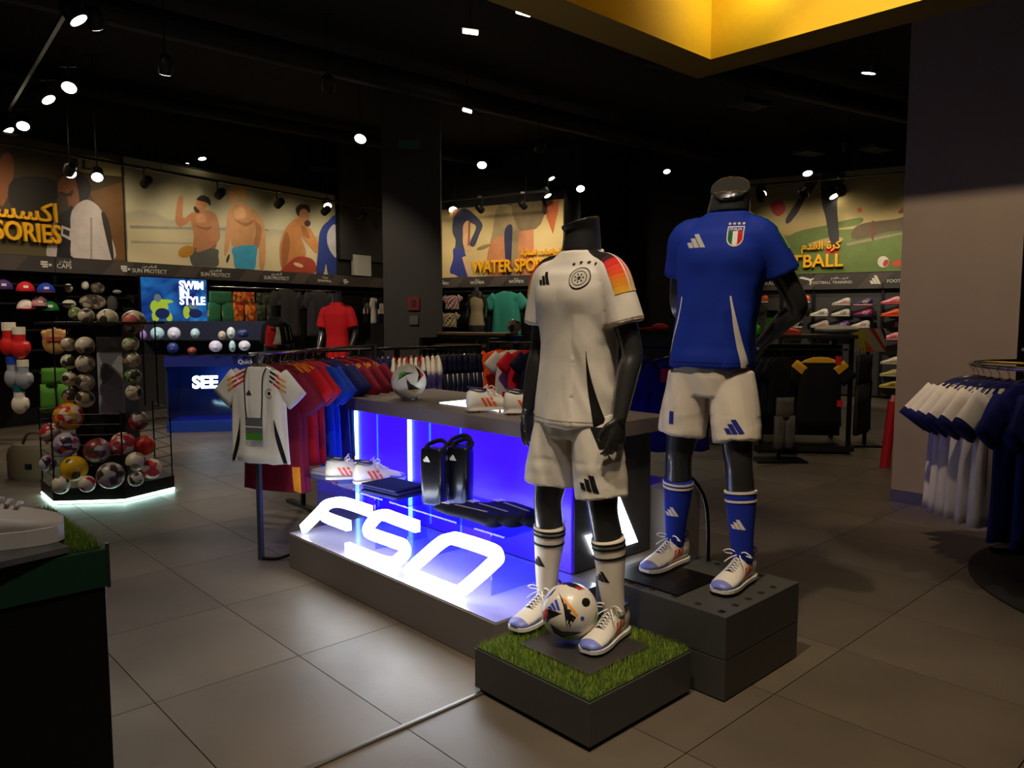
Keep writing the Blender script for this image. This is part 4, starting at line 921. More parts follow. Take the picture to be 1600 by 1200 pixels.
# ---- front stand with the white jersey
S0 = Vector((-1.50, 4.487, 0)); HR = R(22); SD = Vector((math.sin(HR), math.cos(HR), 0))
RZ1 = -HR; RAILZ = 1.235
t = thing('garment_stand', 'grey single arm garment stand with bent foot beside the lit table', 'clothes rack', S0, -HR)
MB().box((0, 0, .62), (.026, .026, 1.23)).obj('post', mat('grey_post', (70, 72, 78), .4, .5), t)
MB().tube([(0, -.06, RAILZ), (0, 1.3, RAILZ)], .012, 8).obj('rail', CH, t, smooth=True)
MB().box((0, 1.28, .62), (.026, .026, 1.23)).obj('post', MATS['grey_post'], t)
MB().tube(smooth_line([(0, 0, .012), (.10, .03, .014), (.22, .10, .05), (.3, .2, .012)], 5), .011, 6).obj('foot', BMT, t, smooth=True)
MB().box((0, 1.28, .01), (.5, .04, .018)).obj('foot', BMT, t)
def gloc(k, dz=0): p = S0 + SD*k; return (p.x, p.y, RAILZ - HOOKZ + dz)
mw_ = jersey_me(.40, .56, [WHT], None, .4, .03, 1.0)
wj = garment('white_jersey', mw_, 'jersey', .9); wj.location = Vector(gloc(-.05)) + Vector((.05, 0, 0)); wj.rotation_euler = (0, 0, RZ1 + .06)
wj['label'] = 'white jersey with red and gold shoulder stripes, front of the stand'
jb = bvh_of(mw_); mb = MB()
def jq(pts, mi, n1=4, n2=4): stick(mb, jb, quadgrid(*[(p[0], -.5, p[1]) for p in pts], n1, n2), Vector((0, 1, 0)), .002, mi)
for s_ in (-1, 1):
    for k in range(3):
        for (a, b, m_) in ((0, .33, 0), (.33, .66, 1), (.66, 1, 2)):
            x0, z0, x1, z1 = .085, -.018 - k*.026, .20, -.075 - k*.030
            jq([(s_*(x0 + (x1-x0)*a), z0 + (z1-z0)*a), (s_*(x0 + (x1-x0)*b), z0 + (z1-z0)*b), (s_*(x0 + (x1-x0)*b), z0 + (z1-z0)*b - .013), (s_*(x0 + (x1-x0)*a), z0 + (z1-z0)*a - .013)], (0, 1, 2)[m_] if s_ > 0 else (1, 1, 2)[m_], 3, 2)
    stick(mb, jb, ruled([(s_*(.125 + .045*(i/8)**2 - .004), -.5, -.30 - .255*i/8) for i in range(9)], [(s_*(.127 + .062*(i/8)**1.2), -.5, -.30 - .255*i/8) for i in range(9)], 4), Vector((0, 1, 0)), .002, 0)
mark3(mb, jb, -.055, -.165, .03, y=-.5, mi=0); disc(mb, jb, .085, -.15, .024, .027, 0, y=-.5); disc(mb, jb, .085, -.15, 0, .01, 0, y=-.5)
tag(mb.obj('prints', [BLKC, RDC, MAO], wj), kind='stuff')
lan = thing('lanyard', 'black lanyard with a photo card hung on the white jersey', 'lanyard', Vector(gloc(-.05)) + Vector((.05, 0, 0))); lan.rotation_euler = (0, 0, RZ1 + .06)
for s_ in (-1, 1): MB().tube(smooth_line([(s_*.066, -.02, -.005), (s_*.062, -.05, -.06), (s_*.058, -.055, -.2), (s_*.05, -.055, -.30)], 5), .004, 6).obj('strap', BLKC, lan, smooth=True)
MB().box((0, -.056, -.355), (.115, .004, .13)).obj('card', mat('card_grey', (92, 92, 94), .4), lan); MB().box((0, -.0585, -.40), (.113, .001, .04)).obj('green_print', mat('card_green', (70, 128, 40), .4), lan); MB().box((0, -.0585, -.343), (.113, .001, .006)).obj('white_print', LET, lan)
kinds1 = [('white_jersey', jersey_me(.40, .57, [WHT, BLKC], lambda k, i, j, r: 1 if (k == 'body' and i > 7 and (j in (0, 1, 13, 14, 27, 26))) else 0, 1.1, .03), 'white jersey just behind the front white jersey'),
          ('red_jersey', jersey_me(.44, .76, [MAR, MAO], lambda k, i, j, r: 1 if (k == 'body' and (j in (2, 3, 11, 12, 24, 25)) and i > 8) else 0, 2.2, .035), 'long maroon jersey with gold side panel behind the white ones'),
          ('red_jersey', jersey_me(.44, .62, [RDC, MAO], lambda k, i, j, r: 1 if (k == 'body' and i < 4 and j % 2) else 0, 3.0, .034), 'red jersey with orange shoulder stripes on the stand'),
          ('blue_jersey', jersey_me(.44, .66, [BLC, RED, OFF], lambda k, i, j, r: 2 if (k == 'body' and j in (3, 4, 10) and i > 4) else (1 if k == 'body' and i < 2 else 0), 4.0, .034), 'royal blue jersey with white side stripe on the stand'),
          ('navy_jersey', jersey_me(.44, .64, [NVC, RED], None, 5.0, .034), 'navy jersey near the back of the stand'),
          ('red_jersey', jersey_me(.46, .72, [MAR, MAO], lambda k, i, j, r: 1 if (k == 'sleeve' and j in (3, 5, 7) and i < 4) or (k == 'body' and 1 < i < 4 and j % 2) else 0, 6.0, .036), 'maroon jersey with orange striped shoulders beside the lit table')]
pos1 = (.04, .14, .30, .46, .62, .82)
for (nm, me_, lb), k in zip(kinds1, pos1):
    g = garment(nm, me_, 'jersey', .95); g.location = gloc(k); g.rotation_euler = (0, 0, RZ1 + random.uniform(-.1, .12)); g['label'] = lb
extra = [(1, .22), (2, .38), (3, .54), (5, .95), (4, .70), (6, 1.08)]
for idx, k in extra:
    nm, me_, lb = kinds1[min(idx, 5)]; g = garment(nm, me_, 'jersey', .95); g.location = gloc(k); g.rotation_euler = (0, 0, RZ1 + random.uniform(-.12, .1)); g['group'] = 'jerseys packed on the front stand'
    g['label'] = {1: 'second long maroon jersey, one hanger further back', 2: 'second red jersey, behind the first on the stand', 3: 'second royal blue jersey on the stand', 4: 'second navy jersey, towards the far end of the stand', 5: 'maroon jersey one before the far end of the stand', 6: 'maroon jersey at the very far end of the stand'}[idx]
# ---- long rail behind the table
r0 = at(462, 549, 5.75); r1 = at(752, 541, 6.9); RZ = 1.19; r0.z = r1.z = RZ; rd = (r1 - r0).normalized(); ang = math.atan2(rd.y, rd.x)
t = thing('clothes_rail', 'long black clothes rail behind the lit display table', 'clothes rack', (r0.x, r0.y, 0), ang); Lr = (r1 - r0).length
MB().tube([(0, 0, RZ), (Lr, 0, RZ)], .013, 8).obj('rail', BMT, t, smooth=True)
for x in (.03, Lr*.5, Lr - .03): MB().box((x, 0, RZ/2), (.03, .03, RZ)).obj('post', BMT, t); MB().box((x, 0, .012), (.05, .5, .02)).obj('foot', BMT, t)
def sm(k, i, j, r): return 1 if (k == 'sleeve' and j % 3 == 0) or (k == 'body' and i > 3 and j % 4 == 0) else (2 if k == 'body' and i < 3 else 0)
seq = [('red_jersey', jersey_me(.42, .52, [MAR, MAO], lambda k, i, j, r: 1 if (k == 'sleeve' and j % 3 == 0) else 0, 1.0), 4, 'maroon jersey with orange sleeve stripes on the long rail', 'jersey'),
       ('striped_jersey', jersey_me(.42, .44, [CRM, NVC, RDC], sm, 2.0), 6, 'white jersey with navy stripes and red shoulders on the long rail', 'jersey'),
       ('navy_jersey', jersey_me(.42, .48, [NVC], None, 3.0), 5, 'plain navy jersey on the long rail left of the countertop ball', 'jersey'),
       ('striped_jersey', jersey_me(.42, .46, [CRM, NVC, ORC], lambda k, i, j, r: 2 if (k == 'body' and i < 4) else (1 if j % 4 == 0 else 0), 4.0), 6, 'white and navy jersey with orange shoulders behind the countertop ball', 'jersey'),
       ('white_jersey', jersey_me(.42, .5, [CRM, PNK], None, 5.0), 3, 'cream jersey on the long rail right of the countertop ball', 'jersey'),
       ('navy_shorts', pants_me(.34, .42, [DNV, OFF], lambda k, i, j, r: 1 if (k == 'leg' and j in (2, 12)) else 0, 6.0), 8, 'dark navy shorts with white side bars on the long rail', 'shorts')]
k = 0; tot = sum(q[2] for q in seq)
for nm, me_, cnt, lb, ct in seq:
    first = garment(nm, me_, ct, .85); used = [False]
    for i in range(cnt):
        p = r0.lerp(r1, (k + .6)/(tot + .2)); k += 1
        put(first, used, (p.x, p.y, RZ - HOOKZ), ang + R(90) - R(32) + random.uniform(-.06, .06), lb + ', %s from the left' % ORD[i], 'garments on the long rail: ' + nm.replace('_', ' ') + (' ' + str(0) if False else ''))
# ---- back stand with orange jersey
b0 = at(772, 556, 7.6)
t = thing('garment_stand', 'slim black garment stand with the orange jersey', 'clothes rack', (b0.x, b0.y, 0)); MB().box((0, 0, .6), (.03, .03, 1.2)).obj('post', BMT, t); MB().tube([(-.05, -.05, 1.2), (.5, -.3, 1.2)], .012, 8).obj('arm', BMT, t); MB().box((0, 0, .012), (.45, .45, .02)).obj('foot', BMT, t)
for k, (m_, lb, nm) in enumerate(((ORC, 'bright orange jersey hanging behind the white gloves', 'orange_jersey'), (CRM, 'cream jersey hanging right beside the orange jersey', 'cream_jersey'), (RDC, 'red jersey hanging beside the cream jersey', 'red_jersey'), (DNV, 'black and navy jersey at the end of the slim stand', 'navy_jersey'))):
    g = garment(nm, jersey_me(.42, .5, [m_, RDC], lambda kk, i, j, r: 1 if (kk == 'body' and i > 8 and j % 3 == 0) else 0, k*1.7), 'jersey', .85); g.location = (b0.x + .06 + k*.12, b0.y - .06 - k*.06, 1.2 - HOOKZ); g.rotation_euler = (0, 0, R(35)); g['label'] = lb
# ---- racks behind the two mannequins
c0 = at(1012, 560, 5.6)
t = thing('garment_stand', 'black garment stand between the two mannequins', 'clothes rack', (c0.x, c0.y, 0)); MB().box((-.14, .3, .62), (.03, .03, 1.24)).obj('post', BMT, t); MB().tube([(-.14, .3, 1.22), (.30, -.05, 1.22)], .012, 8).obj('arm', BMT, t); MB().box((-.1, .3, .012), (.45, .45, .02)).obj('foot', BMT, t)
for k in range(5):
    me_ = jersey_me(.46, .68, [NVC, GLD, BLC], (lambda kk, i, j, r: 1 if (kk == 'sleeve' and j in (3, 5, 7)) else 0) if k < 3 else None, k*1.3)
    g = garment('blue_jersey', me_, 'jersey'); g.location = (c0.x - .06 + k*.075, c0.y + .24 - k*.06, 1.22 - HOOKZ); g.rotation_euler = (0, 0, R(-15) + .08*k); g['label'] = ['navy jersey with yellow sleeve stripes, rear of the stand between mannequins', 'second navy jersey with yellow sleeve stripes between mannequins', 'third navy jersey with yellow sleeve stripes between mannequins', 'plain navy jersey between the two mannequins', 'frontmost plain navy jersey between the two mannequins'][k]
    if k == 4: MB().box((-.12, -.04, -.12), (.07, .004, .10)).obj('price_tag', TAGR, g)
g0 = at(1250, 522, 8.4)
t = thing('gondola_rack', 'black double sided rack below the boot wall', 'clothes rack', (g0.x, g0.y, 0), R(-6))
for x, y in ((-.45, -.3), (.45, -.3), (-.45, .3), (.45, .3)): MB().box((x, y, .61), (.04, .04, 1.22)).obj('post', BMT, t)
MB().box((0, 0, 1.24), (1.0, .7, .04)).obj('top_board', BLK, t, bevel=.003); MB().box((0, 0, .06), (1.0, .7, .06)).obj('base_board', BLK, t); MB().box((0, 0, .65), (.9, .02, 1.0)).obj('back_panel', BLK, t)
for y in (-.2, .2): MB().tube([(-.45, y, 1.10), (.45, y, 1.10)], .012, 8).obj('rail', CH, t)
g = garment('black_jersey', jersey_me(.48, .72, [C_('black_jersey_cloth', (14, 13, 14)), GLD], lambda kk, i, j, r: 1 if (kk == 'body' and i < 3) or (kk == 'sleeve' and i < 2 and j > 6) else 0, 2.0), 'jersey'); g.location = (g0.x + .07, g0.y - .40, 1.03); g.rotation_euler = (0, 0, R(-4)); g['label'] = 'black jersey with gold shoulders on the black rack'
MB().box((.17, -.045, -.03), (.06, .004, .09)).obj('price_tag', TAGR, g); MB().box((.2, -.045, -.48), (.06, .004, .07)).obj('price_tag', TAGR, g)
for k in range(5):
    g = garment('dark_jersey', jersey_me(.46, .6, [DNV if k % 2 else C_('black_jersey_cloth', (14, 13, 14)), OFF], lambda kk, i, j, r: 1 if (kk == 'sleeve' and j in (4,)) else 0, k), 'jersey'); g.location = (g0.x - .62 + k*.07, g0.y - .36 - .02*k, 1.03); g.rotation_euler = (0, 0, R(35)); g['label'] = 'dark jersey with white sleeve piping, %s from the left on the black rack' % ORD[k]; g['group'] = 'dark jerseys on the black rack'
for k in range(4):
    g = garment('dark_trousers', pants_me(.36, .85, [C_('charcoal_cloth', (34, 33, 34)), OFF], None, k), 'trousers', .8); g.location = (g0.x + .62 + k*.07, g0.y - .1 + .08*k, 1.03); g.rotation_euler = (0, 0, R(60)); g['label'] = 'charcoal trousers, %s from the left at the right end of the black rack' % ORD[k]; g['group'] = 'charcoal trousers on the black rack'
g = garment('grey_trousers', pants_me(.24, .5, [C_('ash_cloth', (86, 82, 78))], None, 1), 'trousers', .55); g.location = (g0.x - .46, g0.y - .9, .66); g.rotation_euler = (0, 0, R(20)); g['label'] = 'ash grey trousers beside the blue mannequin knee'
t = thing('garment_stand', 'low black garment stand holding the ash grey trousers', 'clothes rack', (g0.x - .46, g0.y - .8, 0)); MB().box((0, .06, .37), (.03, .03, .74)).obj('post', BMT, t); MB().tube([(0, .06, .734), (0, -.2, .734)], .01, 8).obj('arm', BMT, t); MB().box((0, .06, .01), (.5, .3, .018)).obj('foot', BMT, t)
# ---- round rack on the right
RC = Vector((3.28, 4.42, 0)); RR_ = .55; RRZ = 1.165
t = thing('round_rack', 'round chrome clothes rack cut by the right edge', 'clothes rack', RC)
MB().tube([(RR_*math.cos(R(a)), RR_*math.sin(R(a)), RRZ) for a in range(0, 361, 10)], .013, 8).obj('ring', CH, t, smooth=True)
MB().tube([(.28*math.cos(R(a)), .28*math.sin(R(a)), RRZ + .09) for a in range(0, 361, 12)], .011, 8).obj('upper_ring', CH, t, smooth=True)
MB().cyl((0, 0, .02), (0, 0, RRZ + .09), .022, n=12).obj('post', CH, t, smooth=True)
for a in (0, 120, 240): MB().tube([(0, 0, RRZ), (RR_*math.cos(R(a)), RR_*math.sin(R(a)), RRZ)], .009, 6).obj('spoke', CH, t); MB().box((.22*math.cos(R(a)), .22*math.sin(R(a)), .03), (.44, .05, .025), M=Matrix.Identity(4)).obj('foot', BMT, t)
MB().cyl((3.6, 3.8, 0), (3.6, 3.8, .012), 1.1, n=64).obj('floor_mat', mat('dark_mat', (40, 36, 33), .7, nz=(4, .15))); tag(bpy.data.objects['floor_mat'], 'thin dark round mat on the floor under the round rack', 'floor mat')
PIN = cloth('pinstripe_white', (214, 206, 196)); 
def pin(kk, i, j, r): return 2 if (kk == 'sleeve' and i == 4) else (1 if (kk == 'body' and i < 2) or (kk == 'body' and i == 2 and j % 2 == 0) else 0)
wme = [jersey_me(.50, .80, [PIN, NVC, NVC], pin, q*1.9, .036) for q in range(3)]
nme = [jersey_me(.50, .86, [cloth('deep_navy_cloth', (16, 20, 92)), RED], lambda kk, i, j, r: 1 if (kk == 'body' and i == 6 and j in (20, 21, 22)) else 0, q*2.3, .04) for q in range(2)]
wn = ['white pinstripe jersey with navy cuffs, %s on the round rack' % q for q in ('outermost left', 'second from the left', 'third from the left', 'fourth from the left', 'fifth from the left', 'last before the navy ones')]
for k in range(6):
    a = R(166 + k*6.5); g = garment('pinstripe_jersey', wme[k % 3], 'jersey', 1.05); g.location = (RC.x + RR_*math.cos(a), RC.y + RR_*math.sin(a), RRZ - HOOKZ); g.rotation_euler = (0, 0, a); g['label'] = wn[k]
    if k == 4: MB().box((-.02, -.05, -.48), (.10, .004, .05)).obj('price_tag', TAGR, g)
for k in range(6):
    a = R(207 + k*9); g = garment('navy_jersey', nme[k % 2], 'jersey', 1.05); g.location = (RC.x + RR_*math.cos(a), RC.y + RR_*math.sin(a), RRZ - HOOKZ - .02*0); g.rotation_euler = (0, 0, a); g['label'] = 'deep navy jersey, %s after the white ones on the round rack' % ORD[k]; g['group'] = 'navy jerseys on the round rack'
# ------------------------------------------------------------------ ball display on the left
BS = Vector((-3.34, 6.26, 0)); 
t = thing('ball_display', 'black hexagonal ball display with wire basket and glowing base', 'display stand', BS, R(8))
hexp = [(.52*math.cos(R(60*k)), .46*math.sin(R(60*k))) for k in range(6)]
MB().prism(hexp, .03, .13).obj('base', BLK, t); MB().prism([(x*.9, y*.9) for x, y in hexp], 0, .03).obj('foot', DK, t)
for k in range(6):
    a, b = Vector(hexp[k]), Vector(hexp[(k+1) % 6]); mb = MB(); n_ = Vector(((a+b).x, (a+b).y)).normalized()*.006
    mb.cyl((a.x*.97 + n_.x, a.y*.97 + n_.y, .018), (b.x*.97 + n_.x, b.y*.97 + n_.y, .018), .011, n=8)
    mb.obj('light_strip', mat('mint_led', (255, 255, 255), .4, emit=(205, 255, 240), es=14), t)
MB().box((0, .06, .75), (.38, .34, 1.24)).obj('core', BLK, t, bevel=.003)
pn = MB().box((.10, -.125, .98), (.19, .012, .62)).obj('printed_panel', patchy('panel_print', [(150,150,152), (178,178,180), (120,120,124), (165,165,168)], 9, .5), t)
MB().box((0, .03, 1.40), (.8, .55, .02)).obj('top_tray', BLK, t)
WIRE = mat('black_wire', (24, 22, 20), .4, .7)
for k in range(6):
    a, b = Vector(hexp[k])*.97, Vector(hexp[(k+1) % 6])*.97
    if k in (0, 3, 4, 5, 2):
        mb = MB()
        for z in (.22, .30, .38, .46, .54, .62, .70): mb.cyl((a.x, a.y, z), (b.x, b.y, z), .0028, n=5)
        tag(mb.obj('basket_wires', WIRE, t), kind='stuff')
    mb = MB().cyl((a.x, a.y, .13), (a.x, a.y, .72), .006, n=6); mb.obj('basket_post', WIRE, t)
for x, y in ((-.30, -.16), (-.20, -.16), (.33, -.05), (.43, -.05)): MB().cyl((x, y, .72), (x, y, 1.42), .006, n=6).obj('tube_rail', WIRE, t)
PCOL = {'gold': patchy('ball_gold', [(230,170,30), (196,40,40), (236,206,170), (226,150,40)], 24), 'white': patchy('ball_plain', [(222,210,180), (56,48,42), (226,214,186), (214,200,170), (160,138,104), (218,206,176)], 19), 'lilac': patchy('ball_lilac', [(186,170,186), (150,130,170), (46,34,62), (206,196,200), (190,60,60)], 19), 'grey': patchy('ball_grey', [(184,170,158), (76,58,56), (196,182,170), (150,46,44), (176,160,150), (60,46,48)], 19), 'pink': patchy('ball_pink', [(226,206,176), (214,70,84), (230,214,190), (196,40,56)], 19), 'red': patchy('ball_redorange', [(216,60,30), (190,36,24), (226,80,40), (120,24,18)], 19), 'yellow': patchy('ball_yellow', [(230,178,24), (222,170,20), (236,186,30), (70,52,18)], 15), 'green': patchy('ball_greenish', [(206,200,170), (120,150,70), (60,64,50), (220,214,190)], 26)}
sph = MB().sph((0, 0, 0), 1, 24, 16).mesh('football', None, True)
def ballat(u, v, rpx, Y, m, label, name='football', grp=None, me=None):
    p = at(u, v, Y); r = rpx*Y/1200
    me_ = sph.copy(); me_.materials.clear(); me_.materials.append(PCOL[m]); 
    me_.transform(Matrix.Scale(r, 4)); o = link(name, me_, loc=p); o.rotation_euler = (random.random()*3, random.random()*3, random.random()*3)
    return tag(o, label, 'football', grp)
for u, v, r, Y, m, lb in ((107,651,22,6.02,'gold','gold and red star football high on the left of the wire basket'), (79,676,15,5.98,'pink','white and red football at the far left of the wire basket'), (104,694,19,5.86,'lilac','lilac and white football in the left of the wire basket'), (152,704,20,5.94,'grey','grey panelled football in the middle of the wire basket'), (192,694,19,6.02,'pink','cream football with pink patches in the wire basket'), (226,696,16,6.1,'red','red and orange football at the right of the wire basket'), (116,732,20,5.78,'yellow','bright yellow football low in the wire basket'), (173,743,21,5.80,'grey','large grey football at the bottom of the wire basket'), (212,721,15,5.95,'white','white football right of the yellow one in the basket'), (236,732,16,6.05,'pink','pinkish football at the lower right corner of the basket'), (212,748,12,5.80,'green','small white and green ball at the basket bottom right'), (136,756,13,5.72,'pink','small white and red ball in front of the yellow football'), (95,758,14,5.72,'white','small white ball at the basket bottom left'), (215,657,16,6.22,'grey','grey football high on the right of the wire basket'), (74,724,13,5.95,'lilac','lilac football behind the basket wires at left')):
    ballat(u, v, r, Y, m, lb)
for i, (u, v) in enumerate(((133,540), (133,568), (133,597), (133,623))): ballat(u, v, 14, 5.98, 'white', 'cream mini ball, number %s down the front ball tube' % ('one', 'two', 'three', 'four')[i], 'mini_football')
for i, (u, v) in enumerate(((108,537), (108,565), (109,592), (110,618))): ballat(u, v, 12, 6.08, 'green' if i == 1 else 'white', 'cream mini ball, number %s down the left ball tube' % ('one', 'two', 'three', 'four')[i], 'mini_football')
for i, (u, v) in enumerate(((204,537), (206,562), (208,588), (209,613))): ballat(u, v, 12.5, 6.15, 'green' if i % 2 == 0 else 'white', 'pale mini ball, number %s down the right ball tube' % ('one', 'two', 'three', 'four')[i], 'mini_football')
for u, v, r, Y, m, lb in ((168,499,16,6.25,'white','large cream ball on the top tray of the ball display'), (209,503,18,6.2,'white','cream ball with coral panel at the right of the top tray'), (135,494,12,6.15,'white','small cream ball at the front of the top tray'), (118,490,10,6.25,'green','small white and black ball at the left of the top tray')): ballat(u, v, r, Y, m, lb)
p = at(212, 500, 6.08); mb = MB(); sphere_patch(mb, .0955, Vector((0.1, -1, .15)), UP, [(.75*math.cos(R(q*20)), .6*math.sin(R(q*20))) for q in range(18)], 0); o = mb.obj('coral_panel', mat('coral_print', (206, 92, 84), .45)); bb = [q for q in bpy.data.objects if q.get('label', '').startswith('cream ball with coral')][0]; bb.rotation_euler = (0, 0, 0); o.parent = bb
# ------------------------------------------------------------------ black counter at the lower left with a sneaker
K0 = Vector((-.815, 1.50, 0)); t = thing('turf_counter', 'tall black counter with green framed turf top, lower left', 'counter', K0, RZT)
MB().box((-.5, .21, .455), (1.0, .42, .91)).obj('body', mat('counter_black', (12, 12, 13), .5), t, bevel=.003)
MB().box((-.5, .21, .951), (1.012, .432, .078)).obj('green_frame', mat('green_laminate', (30, 66, 46), .5), t, bevel=.002)
MB().box((.0045, -.0045, .955), (.006, .006, .09)).obj('corner_trim', mat('steel_corner', (140, 140, 140), .3, .9), t)
MB().box((-.5, .21, .9905), (.99, .41, .003)).obj('turf_backing', MATS['turf_backing'], t); mb = MB(); random.seed(5)
for i in range(6000):
    x, y = random.uniform(-.12, -.006), random.uniform(.004, .41); an = random.uniform(0, 6.28); h = random.uniform(.008, .02); ln = random.uniform(0, .014); la = random.uniform(0, 6.28)
    mb.add([(x - .001*math.cos(an), y - .001*math.sin(an), .992), (x + .001*math.cos(an), y + .001*math.sin(an), .992), (x + ln*math.cos(la), y + ln*math.sin(la), .992 + h)], [(0,1,2)], random.choice((0, 1, 1)))
tag(mb.obj('turf_pile', TURF[:2], t), kind='stuff')
o = MB().box((0, 0, .006), (.26, .34, .012)).obj('photo_board', mat('photo_print', (92, 90, 92), .45, nz=(14, .5)), loc=K0 + B*-.22 + A*.14 + UP*.995); o.rotation_euler = (0, 0, RZT + R(10)); tag(o, 'grey printed board under the white sneaker', 'board')
def sneaker(loc, rz, label, mats, scale=1.0, hi=1.0):
    t = thing('sneaker', label, 'shoe', loc, rz)
    sec = [(.13,.02,.03,.075,.1),(.12,.034,.02,.10,.25),(.09,.04,.018,.11,.35),(.05,.041,.018,.108,.4),(.01,.042,.018,.10,.6),(-.03,.045,.018,.088,.8),(-.07,.049,.018,.074,.9),(-.11,.051,.018,.062,.9),(-.14,.047,.018,.053,.9),(-.16,.036,.02,.045,.9),(-.17,.02,.024,.038,.9)]
    S = Matrix.Scale(scale, 4); mb = MB().loft([[S @ Vector(p) for p in ring_xz(y, w_, a, b, 20, 2.4, tp)] for y, w_, a, b, tp in sec]); up = mb.obj('upper', mats[0], t, smooth=True)
    ol = [(w_ + .005, y) for y, w_, a, b, tp in sec]; ol = ol + [(-x, y) for x, y in reversed(ol)]; MB().prism([(x*scale, y*scale) for x, y in ol], 0, .03*scale).obj('sole', mats[1], t)
    bv = bvh_of(up.data); mb = MB()
    for s_ in (-1, 1): stick(mb, bv, ruled([Vector((s_*.2, .0 + .05*math.cos(R(a)), .06 + .028*math.sin(R(a))))*scale for a in range(0, 181, 15)], [Vector((s_*.2, .0 + .05*math.cos(R(a)), .06 - .028*math.sin(R(a))))*scale for a in range(0, 181, 15)], 4), Vector((-s_, 0, 0)), .001)
    mb.obj('side_patch', mats[2], t, smooth=True)
    mb = MB()
    for i in range(6):
        y = -.02 - i*.015; mb.tube([Vector((-.022, y, .098 - i*.0055 + .001))*scale, Vector((0, y - .004, .104 - i*.006))*scale, Vector((.022, y - .008, .096 - i*.0055))*scale], .004*scale, 6)
    mb.obj('laces', mats[0], t, smooth=True); return t
sneaker(K0 + B*-.225 + A*.12 + UP*1.008, RZT + R(90) - R(12), 'large white sneaker with a green side patch on the turf counter', [mat('sneaker_leather', (206, 196, 190), .5), mat('sneaker_sole', (214, 206, 198), .55), mat('sneaker_green', (16, 70, 56), .5)], 1.05)
# ------------------------------------------------------------------ goods on the lit table
ZS = .505
def tp(b, a, z): return TM @ Vector((b, a, z))
def shown_boot(loc, rz, label, roll=0):
    t = thing('football_boot', label, 'shoe', loc, rz)
    for nm, bm in BOOT.items():
        o = link(nm, bm, t); o.scale = (1.08, 1.08, 1.08)
        if nm in ('side_stripes', 'studs', 'laces'): tag(o, kind='stuff')
    return t
shown_boot(tp(.24, 1.62, ZS), RZT + R(60), 'white boot with orange bars standing left on the acrylic riser'); shown_boot(tp(.30, 1.42, ZS), RZT + R(75), 'white boot with orange bars standing right on the acrylic riser')
shown_boot(tp(.70, .90, .931), RZT + R(70), 'white boot standing left on the countertop before the light panel'); shown_boot(tp(.78, .68, .931), RZT + R(55), 'white boot standing on the countertop beside the mannequin arm')
q = tp(.33, 1.80, ZS); o = MB().box((0, 0, .008), (.20, .26, .016)).box((.0, .01, .022), (.18, .24, .012)).obj('folded_sock', WHT, loc=q, bevel=.005); o.rotation_euler = (0, 0, RZT + .2); tag(o, 'flat folded white sock at the left end of the riser', 'sock')
q = tp(.28, 1.13, ZS); o = MB().box((0, 0, .010), (.22, .30, .018)).box((.01, 0, .029), (.215, .29, .016)).box((0, .01, .046), (.21, .28, .014)).obj('folded_shorts', NVC, loc=q, bevel=.006); o.rotation_euler = (0, 0, RZT + .1); tag(o, 'stack of folded navy shorts on the acrylic riser', 'shorts')
SHG = mat('shin_black', (14, 13, 18), .3, coat=.3)
def shin(loc, rz, label):
    t = thing('shin_guard', label, 'shin guard', loc, rz); mb = MB()
    mb.loft([[(p[0], p[1], z) for p in ell(0, .066*s_, .042*s_, n=28, p=3.4)] for z, s_ in ((0, .92), (.01, .98), (.12, 1.03), (.25, 1.05), (.275, 1.0), (.285, .9))]); mb.obj('shell', SHG, t, smooth=40)
    MB().tube(smooth_line([(.05, 0, .275), (.062, .02, .305), (.02, .03, .322), (-.04, .02, .30), (-.05, 0, .277)], 4), .011, 6).obj('strap', BLKC, t, smooth=True)
    mb = MB()
    for q_ in stripes3(): mb.add([(p[0]*.03 - .02, -.0455, .22 + p[1]*.028) for p in q_], [(0, 1, 2, 3)])
    mb.obj('three_bar_mark', LET, t); return t
shin(tp(.30, .80, ZS), RZT - R(70), 'black shin guard standing in front on the acrylic riser'); shin(tp(.42, .74, ZS), RZT - R(70), 'black shin guard standing behind the first one'); shin(tp(.49, .84, ZS), RZT - R(60), 'third black shin guard by the blue panel')
def sock_roll(loc, rz, label, m, s=1):
    t = thing('folded_sock', label, 'sock', loc, rz); mb = MB(); mb.tube(smooth_line([(0, -.20*s, .02), (0, -.1*s, .028), (0, .05*s, .03), (.02, .2*s, .026)], 5), [.03 + .045*min(1, k/6) for k in range(16)], 14, flat=.36); mb.obj('body', m, t, smooth=True)
    mb = MB()
    for k in range(3): mb.box((-.02 + k*.018, -.13*s, .054), (.007, .05, .002))
    mb.obj('white_print', LET, t); MB().box((.012, .03, .056), (.012, .2*s, .002)).obj('pale_band', SLV, t); return t
for k, (b, a, rz, lb) in enumerate(((.24, .46, 186, 'navy folded sock lying foremost on the riser'), (.33, .40, 178, 'navy folded sock in the middle of the riser pile'), (.42, .33, 172, 'navy folded sock nearest the blue panel'))): sock_roll(tp(b, a, ZS), RZT + R(rz), lb, DNV, 1.05)
